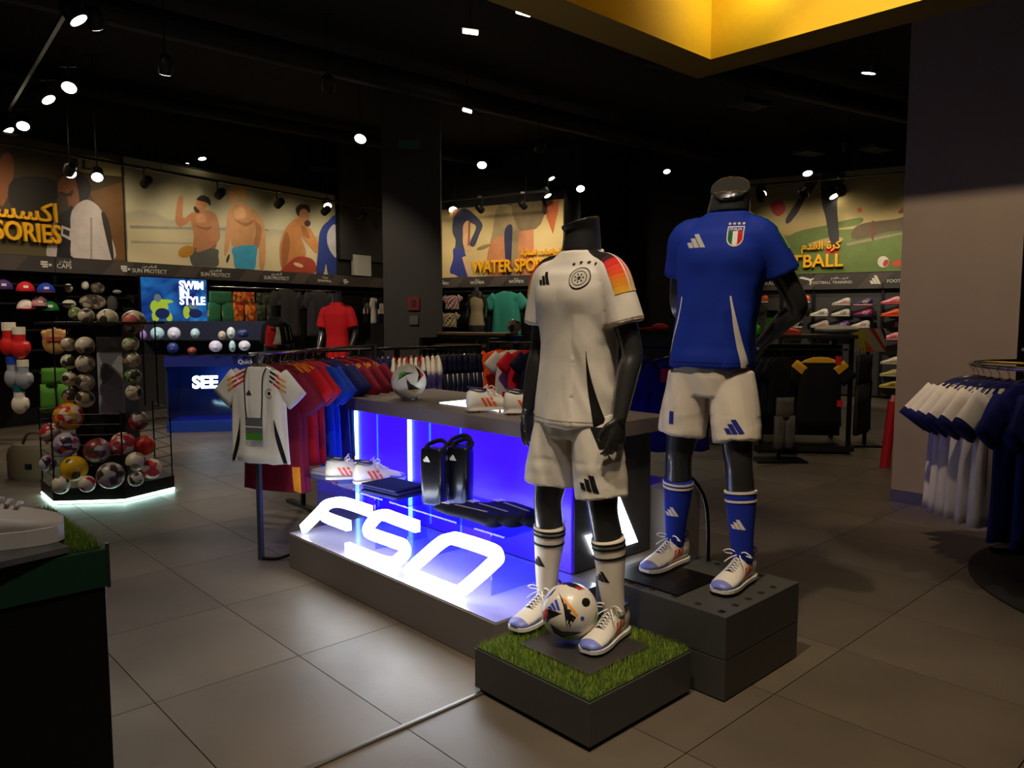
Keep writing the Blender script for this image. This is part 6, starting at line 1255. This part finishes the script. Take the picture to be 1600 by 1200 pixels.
# red floor post beside the pillar
q = atz(1387, 730); t = thing('red_post', 'slim red cylinder post standing beside the pillar', 'post', (q.x, q.y, 0)); MB().cyl((-.03, 0, .0), (.025, 0, .64), .046, n=20).obj('body', mat('post_red', (176, 20, 28), .4), t, smooth=40); MB().cyl((.025, 0, .64), (.03, 0, .70), .03, .02, n=16).obj('nozzle', mat('post_pink', (206, 120, 116), .4), t, smooth=40)
# beige drum bag on the floor behind the ball display
q = atz(42, 752); t = thing('drum_bag', 'beige drum shaped sports bag on the floor at left', 'bag', (q.x, q.y + .2, 0)); MB().loft([ell(z, .26*s_, .2*s_, n=24) for z, s_ in ((0, .95), (.03, 1), (.22, 1), (.28, .92), (.31, .8))]).obj('body', mat('beige_canvas', (116, 100, 78), .7), t, smooth=40); MB().tube(smooth_line([(-.12, -.05, .29), (-.06, -.06, .40), (.06, -.06, .40), (.12, -.05, .29)], 5), .012, 8).obj('handle', mat('tan_strap', (96, 70, 44), .6), t, smooth=True); MB().box((.02, -.2, .13), (.06, .006, .05)).obj('badge', DK, t)
# shelf bar with red item between the mannequins
q = at(1015, 516, 10.5); t = thing('low_shelf', 'dark low shelf unit seen between the mannequins', 'shelf unit', (q.x + .3, q.y, 0), RZB); MB().box((0, 0, .62), (2.2, .4, 1.24)).obj('body', BLK, t, bevel=.004); MB().box((0, 0, 1.25), (2.24, .44, .02)).obj('top', mat('glossy_black_bar', (30, 28, 26), .15, .6), t)
o = MB().sph((0, 0, .05), (.11, .07, .05), 14, 10).cyl((-.1, 0, .04), (-.3, 0, .03), .012).obj('red_pouch', RDC, loc=(at(1030, 514, 10.5).x, 10.45, 1.26), smooth=True); tag(o, 'small red item on the dark shelf between the mannequins', 'pouch')
# ------------------------------------------------------------------ ceiling: tracks, spotlights
LENS = mat('lamp_lens', (255, 255, 255), .4, emit=(255, 238, 205), es=14); HEAD = mat('lamp_black', (12, 12, 12), .5)
def lamp(pos, aim, power, angle=60, r=.06, label='', lit=True, blend=.5, col=(1, .86, .66), zt=None, grp='black track spotlights under the ceiling', soft=.06):
    pos = Vector(pos); d = (Vector(aim) - pos).normalized(); t = thing('track_spotlight', label or 'black track spotlight under the dark ceiling', 'spotlight', pos, 0, grp)
    q = d.to_track_quat('-Z', 'Y').to_matrix().to_4x4()
    MB().loft([[(x*k, y*k, z) for x, y, _ in ell(0, 1, 1, n=16, p=2)] for k, z in ((r, 0), (r*1.05, .02), (r*1.02, .14), (r*.7, .17))], M=q).obj('head', HEAD, t, smooth=40)
    if lit: MB().cyl((0, 0, -.003), (0, 0, .0), r*.92, n=20, M=q).obj('lens', LENS, t)
    zt = (zt if zt is not None else ZC) - pos.z
    MB().cyl((0, 0, .02), (0, 0, zt), .009, n=6).box((0, 0, zt), (.16, .035, .03)).obj('adapter', HEAD, t)
    if power:
        l = bpy.data.lights.new('spot', 'SPOT'); l.energy = power*LG; l.spot_size = R(angle); l.spot_blend = blend; l.shadow_soft_size = soft; l.color = col
        lo = bpy.data.objects.new('spot_beam', l); COL.objects.link(lo); lo.parent = t; lo.matrix_basis = q; lo.location = d*.02
    return t
def track(p0, p1, label, z):
    d = Vector(p1) - Vector(p0); t = thing('lighting_track', label, 'lighting track', (p0[0], p0[1], z), math.atan2(d.y, d.x)); L_ = d.length
    MB().box((L_/2, 0, 0), (L_, .035, .035)).obj('rail', HEAD, t)
    for f in (.1, .5, .9): MB().cyl((L_*f, 0, .0), (L_*f, 0, ZC - z), .005, n=5).obj('drop_rod', HEAD, t)
def fz(u, v, z): return atz(u, v, z)
CW = (1, .84, .62)
# left foreground track
a, b = fz(123, 32, 3.8), fz(5, 215, 3.8); track((a + (a-b).normalized()*1.5)[:], (b + (b-a).normalized()*1.0)[:], 'black lighting track in the upper left', 4.02)
for u, v, dx, dy, pw, lb in ((123, 32, 2.2, .6, 25, 'nearest lit spotlight of the upper left track'), (108, 137, .6, -2.5, 30, 'round lit spotlight, second on the upper left track'), (76, 156, 2.4, -.2, 25, 'narrow lit spotlight, third on the upper left track'), (36, 197, 1.2, -2.2, 30, 'round lit spotlight, fourth on the upper left track'), (13, 205, 2.5, .2, 0, 'thin lit spotlight at the left edge of the picture'), (6, 219, .8, -2.5, 0, 'last lit spotlight of the upper left track')):
    p = fz(u, v, 3.8); lamp(p, (p.x + dx, p.y + dy, .5), pw, 70, .075, lb, zt=4.02)
# left wall track
def along(M, P, n, off, pxs, z): return [(u, onp(u, v, P + n*off, n)) for u, v in pxs]
p0 = PL + NL*1.0 + DL*-3; p1 = PL + NL*1.0 + DL*6.2; track(p0[:], p1[:], 'long black lighting track before the left picture boards', 3.42)
xs = [(-.9, 1), (0.35, 0), (1.3, 0), (2.35, 1), (3.5, 0), (4.35, 1), (5.1, 0)]
for k, s_ in enumerate((-2.0, -.55, .35, 1.35, 2.5, 3.6, 4.6, 5.5)):
    p = PL + NL*1.0 + DL*s_; p.z = 3.2; tg = PL + DL*(s_ + .15) + UP*2.75
    lamp(p, tg, 26, 95, .06, 'dark spotlight aimed at the left picture boards, %s from the left' % ('first', 'second', 'third', 'fourth', 'fifth', 'sixth', 'seventh', 'eighth')[k], False, .9, CW, zt=3.42, grp='wall washing spotlights')
for u, v, lb in ((110, 271, 'bright lit spotlight before the man in the pale jacket'), (152, 277, 'second bright spotlight before the man in the pale jacket'), (512, 322, 'bright spotlight before the blue shirt on the beach picture')):
    p = onp(u, v, PL + NL*1.0, NL); lamp(p, (p.x + 1.2, p.y - 2.2, 1.0), 25, 60, .07, lb)
# middle lamps
for u, v, z, dx, dy, pw, r, lb in ((563, 217, 3.9, -.4, -2.5, 70, .085, 'lit double spotlight in front of the dark column'), (753, 258, 3.9, 0, -2.5, 60, .08, 'round lit spotlight right of the column'), (907, 295, 3.8, .2, -2.8, 50, .08, 'bright spotlight above the white mannequin neck'), (862, 279, 3.9, 1.5, -1, 0, .06, 'small lit spotlight left of the bright one'), (856, 306, 3.6, 1.5, -.8, 0, .07, 'lit spotlight before the water sports picture'), (708, 328, 3.6, .3, -2.5, 25, .09, 'lit spotlight before the surfer head'), (1042, 268, 3.9, .2, -2, 40, .06, 'small bluish spotlight between the mannequins'), (1190, 304, 3.6, -.6, -2.8, 60, .09, 'brightest spotlight beside the blue mannequin neck'), (1303, 307, 3.6, 1.0, -1.6, 25, .085, 'lit spotlight before the pitch picture'), (1262, 271, 3.9, 0, -1.6, 40, .085, 'flat lit spotlight above the pitch picture'), (290, 257, 3.9, .8, -.6, 30, .06, 'small pale spotlight above the beach picture, left one'), (316, 248, 3.9, .8, -.6, 30, .06, 'small pale spotlight above the beach picture, right one')):
    p = fz(u, v, z); lamp(p, (p.x + dx, p.y + dy, .6), pw, 70, r, lb)
for u, v, z, L_, an, lb in ((735, 50, 4.1, .14, 20, 'short lit bar lamp high above the table'), (730, 173, 4.1, .14, 50, 'short lit bar lamp below the first bar'), (818, 20, 4.0, .13, 35, 'bright bar lamp at the top of the picture'), (1492, 43, 3.9, .13, 55, 'crescent shaped lit lamp in front of the pillar')):
    p = fz(u, v, z); t = thing('bar_lamp', lb, 'lamp', p, R(an)); MB().cyl((-L_/2, 0, 0), (L_/2, 0, 0), .02, n=12).obj('tube', LENS, t, smooth=40); MB().box((0, 0, .035), (L_ + .04, .05, .03)).obj('housing', HEAD, t); MB().cyl((0, 0, .04), (0, 0, ZC - z), .006, n=6).obj('rod', HEAD, t)
# back wall and boot wall washers
for k, s_ in enumerate((-.1, .9, 1.9, 2.8)):
    p = PB + NB*1.1 + DB*s_ + UP*3.35; lamp(p, PB + DB*(s_ + .1) + UP*2.7, 34, 95, .06, 'dark spotlight aimed at the water sports picture, %s from the left' % ('first', 'second', 'third', 'fourth')[k], False, .9, CW, zt=3.6, grp='wall washing spotlights')
track((PB + NB*1.1 + DB*-.6)[:], (PB + NB*1.1 + DB*3.2)[:], 'black lighting track before the water sports picture', 3.6)
for k, s_ in enumerate((-2.2, -1.5, -.9, .15, .9)):
    p = PF + NB*1.1 + DB*s_ + UP*3.5; lamp(p, PF + DB*(s_ + .1) + UP*2.6, 22, 95, .075, 'dark spotlight aimed at the pitch picture, %s from the left' % ('first', 'second', 'third', 'fourth', 'fifth')[k], False, .9, CW, zt=3.76, grp='wall washing spotlights')
track((PF + NB*1.1 + DB*-3)[:], (PF + NB*1.1 + DB*1.6)[:], 'black lighting track before the pitch picture', 3.76)
# lamps inside the yellow coffer and over the near floor
def inlamp(p, aim, pw, an, lb, **k): lamp(p, aim, pw, an, .06, lb, zt=ZC, grp='spotlights inside the coffer', **k)
inlamp((.8, 3.0, 4.35), (3.35, 5.55, 1.45), 330, 50, 'spotlight in the coffer lighting the grey pillar', col=(1, .77, .52))
inlamp((-.6, 1.7, 4.3), (-1.42, 4.4, .9), 170, 26, 'added fill spotlight in the coffer for the white jersey stand', col=(1, .9, .78))  # extra lamp put in to brighten the hanging white jersey
inlamp((-.1, 1.75, 4.35), (.28, 3.0, .9), 270, 52, 'spotlight in the coffer lighting the white mannequin', col=(1, .83, .62))
inlamp((.75, 1.9, 4.35), (.9, 3.3, 1.2), 80, 46, 'spotlight in the coffer lighting the blue mannequin', col=(1, .82, .6))
inlamp((.6, 1.4, 4.3), (.75, 1.9, 0), 130, 50, 'spotlight in the coffer lighting the near floor', col=(1, .74, .44))
inlamp((.3, .3, 4.3), (-1.0, 1.6, .95), 110, 60, 'added fill spotlight in the coffer for the turf counter', col=(1, .9, .76))  # added to light the counter's green fascia from the camera side
inlamp((1.56, 4.72, 3.66), (1.42, 5.45, 3.62), 20, 165, 'spotlight in the far corner of the yellow coffer', col=(1, .88, .6), blend=1)
p = Vector((-2.6, 3.2, 3.9)); lamp(p, (-1.2, 3.2, 0), 62, 58, .07, 'spotlight over the left aisle', col=(1, .92, .8))
p = Vector((-4.4, 4.6, 3.9)); lamp(p, (-3.4, 6.0, .6), 150, 42, .07, 'spotlight over the ball display', col=(1, .86, .66))
p = Vector((3.2, 2.9, 3.9)); lamp(p, (3.0, 4.3, .6), 60, 60, .07, 'spotlight over the round rack', col=(1, .82, .6))
p = Vector((-.5, 4.9, 3.95)); lamp(p, (-.75, 6.3, .95), 190, 62, .07, 'added fill spotlight over the long rail', col=(1, .84, .62))  # added lamp, set in front to brighten the garments on the rail
p = Vector((-3.5, 8.0, 3.9)); lamp(p, (-4.4, 9.6, 1.2), 220, 80, .07, 'added fill spotlight over the swim counter', col=(1, .86, .66))  # extra lamp that brightens the dim left background
p = Vector((3.6, 8.0, 3.9)); lamp(p, (3.2, 8.6, .9), 60, 90, .07, 'spotlight over the black rack', col=(1, .82, .58))
p = PF + NB*2.6 + DB*-.6 + UP*3.9; lamp(p, PF + DB*-.4 + UP*1.2, 200, 70, .07, 'spotlight over the boot wall', col=(1, .84, .62))
p = Vector((-2.0, 8.6, 3.9)); lamp(p, (-2.6, 11.2, 1.4), 200, 70, .07, 'added fill spotlight over the red mannequin bust', col=(1, .86, .66))  # added fill so the red jersey stands out of the dark
p = Vector((-3.6, 6.9, 3.95)); lamp(p, (-4.0, 9.6, 1.1), 160, 40, .07, 'added bluish fill spotlight over the swim caps', col=(.55, .68, 1))  # added in place of shelf strips to make the caps look lit
p = Vector((-6.2, 6.4, 3.9)); lamp(p, (-5.8, 8.8, 1.3), 200, 80, .07, 'spotlight over the peg wall', col=(1, .84, .62))
p = Vector((.4, 11.6, 3.9)); lamp(p, PB + DB*1.2 + UP*1.5, 200, 75, .07, 'spotlight over the back wall garments', col=(1, .86, .66))
# ceiling ducts and cassette units, barely visible
for k, (p0, p1, r_) in enumerate((((-6, 6, 4.45), (4, 15, 4.45), .14), ((-7, 9.5, 4.5), (0, 16, 4.5), .1), ((1.5, 9, 4.45), (8, 13, 4.45), .14))): o = MB().cyl(p0, p1, r_, n=16).obj('ceiling_duct', mat('duct_black', (7, 7, 6), .7)); tag(o, ('round black duct crossing the middle of the ceiling', 'thin black duct over the left wall', 'round black duct over the boot wall')[k], 'duct')
for u, v, lb in ((1265, 238, 'flat air vent in the ceiling above the pitch picture'), (1370, 232, 'second air vent beside it near the pillar'), (630, 222, 'dim ceiling unit before the column'), (500, 265, 'dim ceiling unit left of the column'), (1170, 162, 'round black ceiling speaker')):
    p = atz(u, v, 4.2); t = thing('ceiling_vent', lb, 'air vent', p, R(30)); MB().box((0, 0, 0), (.5, .3, .06)).obj('frame', mat('vent_grey', (52, 50, 48), .6), t)
    for k in range(4): MB().box((0, -.1 + k*.065, -.035), (.44, .03, .006)).obj('slat', mat('vent_slat', (74, 72, 68), .5), t)
    MB().cyl((0, 0, .03), (0, 0, ZC - 4.2), .008, n=6).obj('rod', HEAD, t)
# small green exit marker before the column
p = atz(640, 226, 3.9); o = MB().box((0, 0, 0), (.3, .03, .12)).obj('exit_marker', mat('exit_dark', (10, 26, 20), .5, emit=(20, 120, 90), es=.012), loc=p); MB().cyl((0, 0, .06), (0, 0, ZC - 3.9), .006, n=6).obj('rod', HEAD, o); tag(o, 'small dark green exit marker hanging before the column', 'sign')
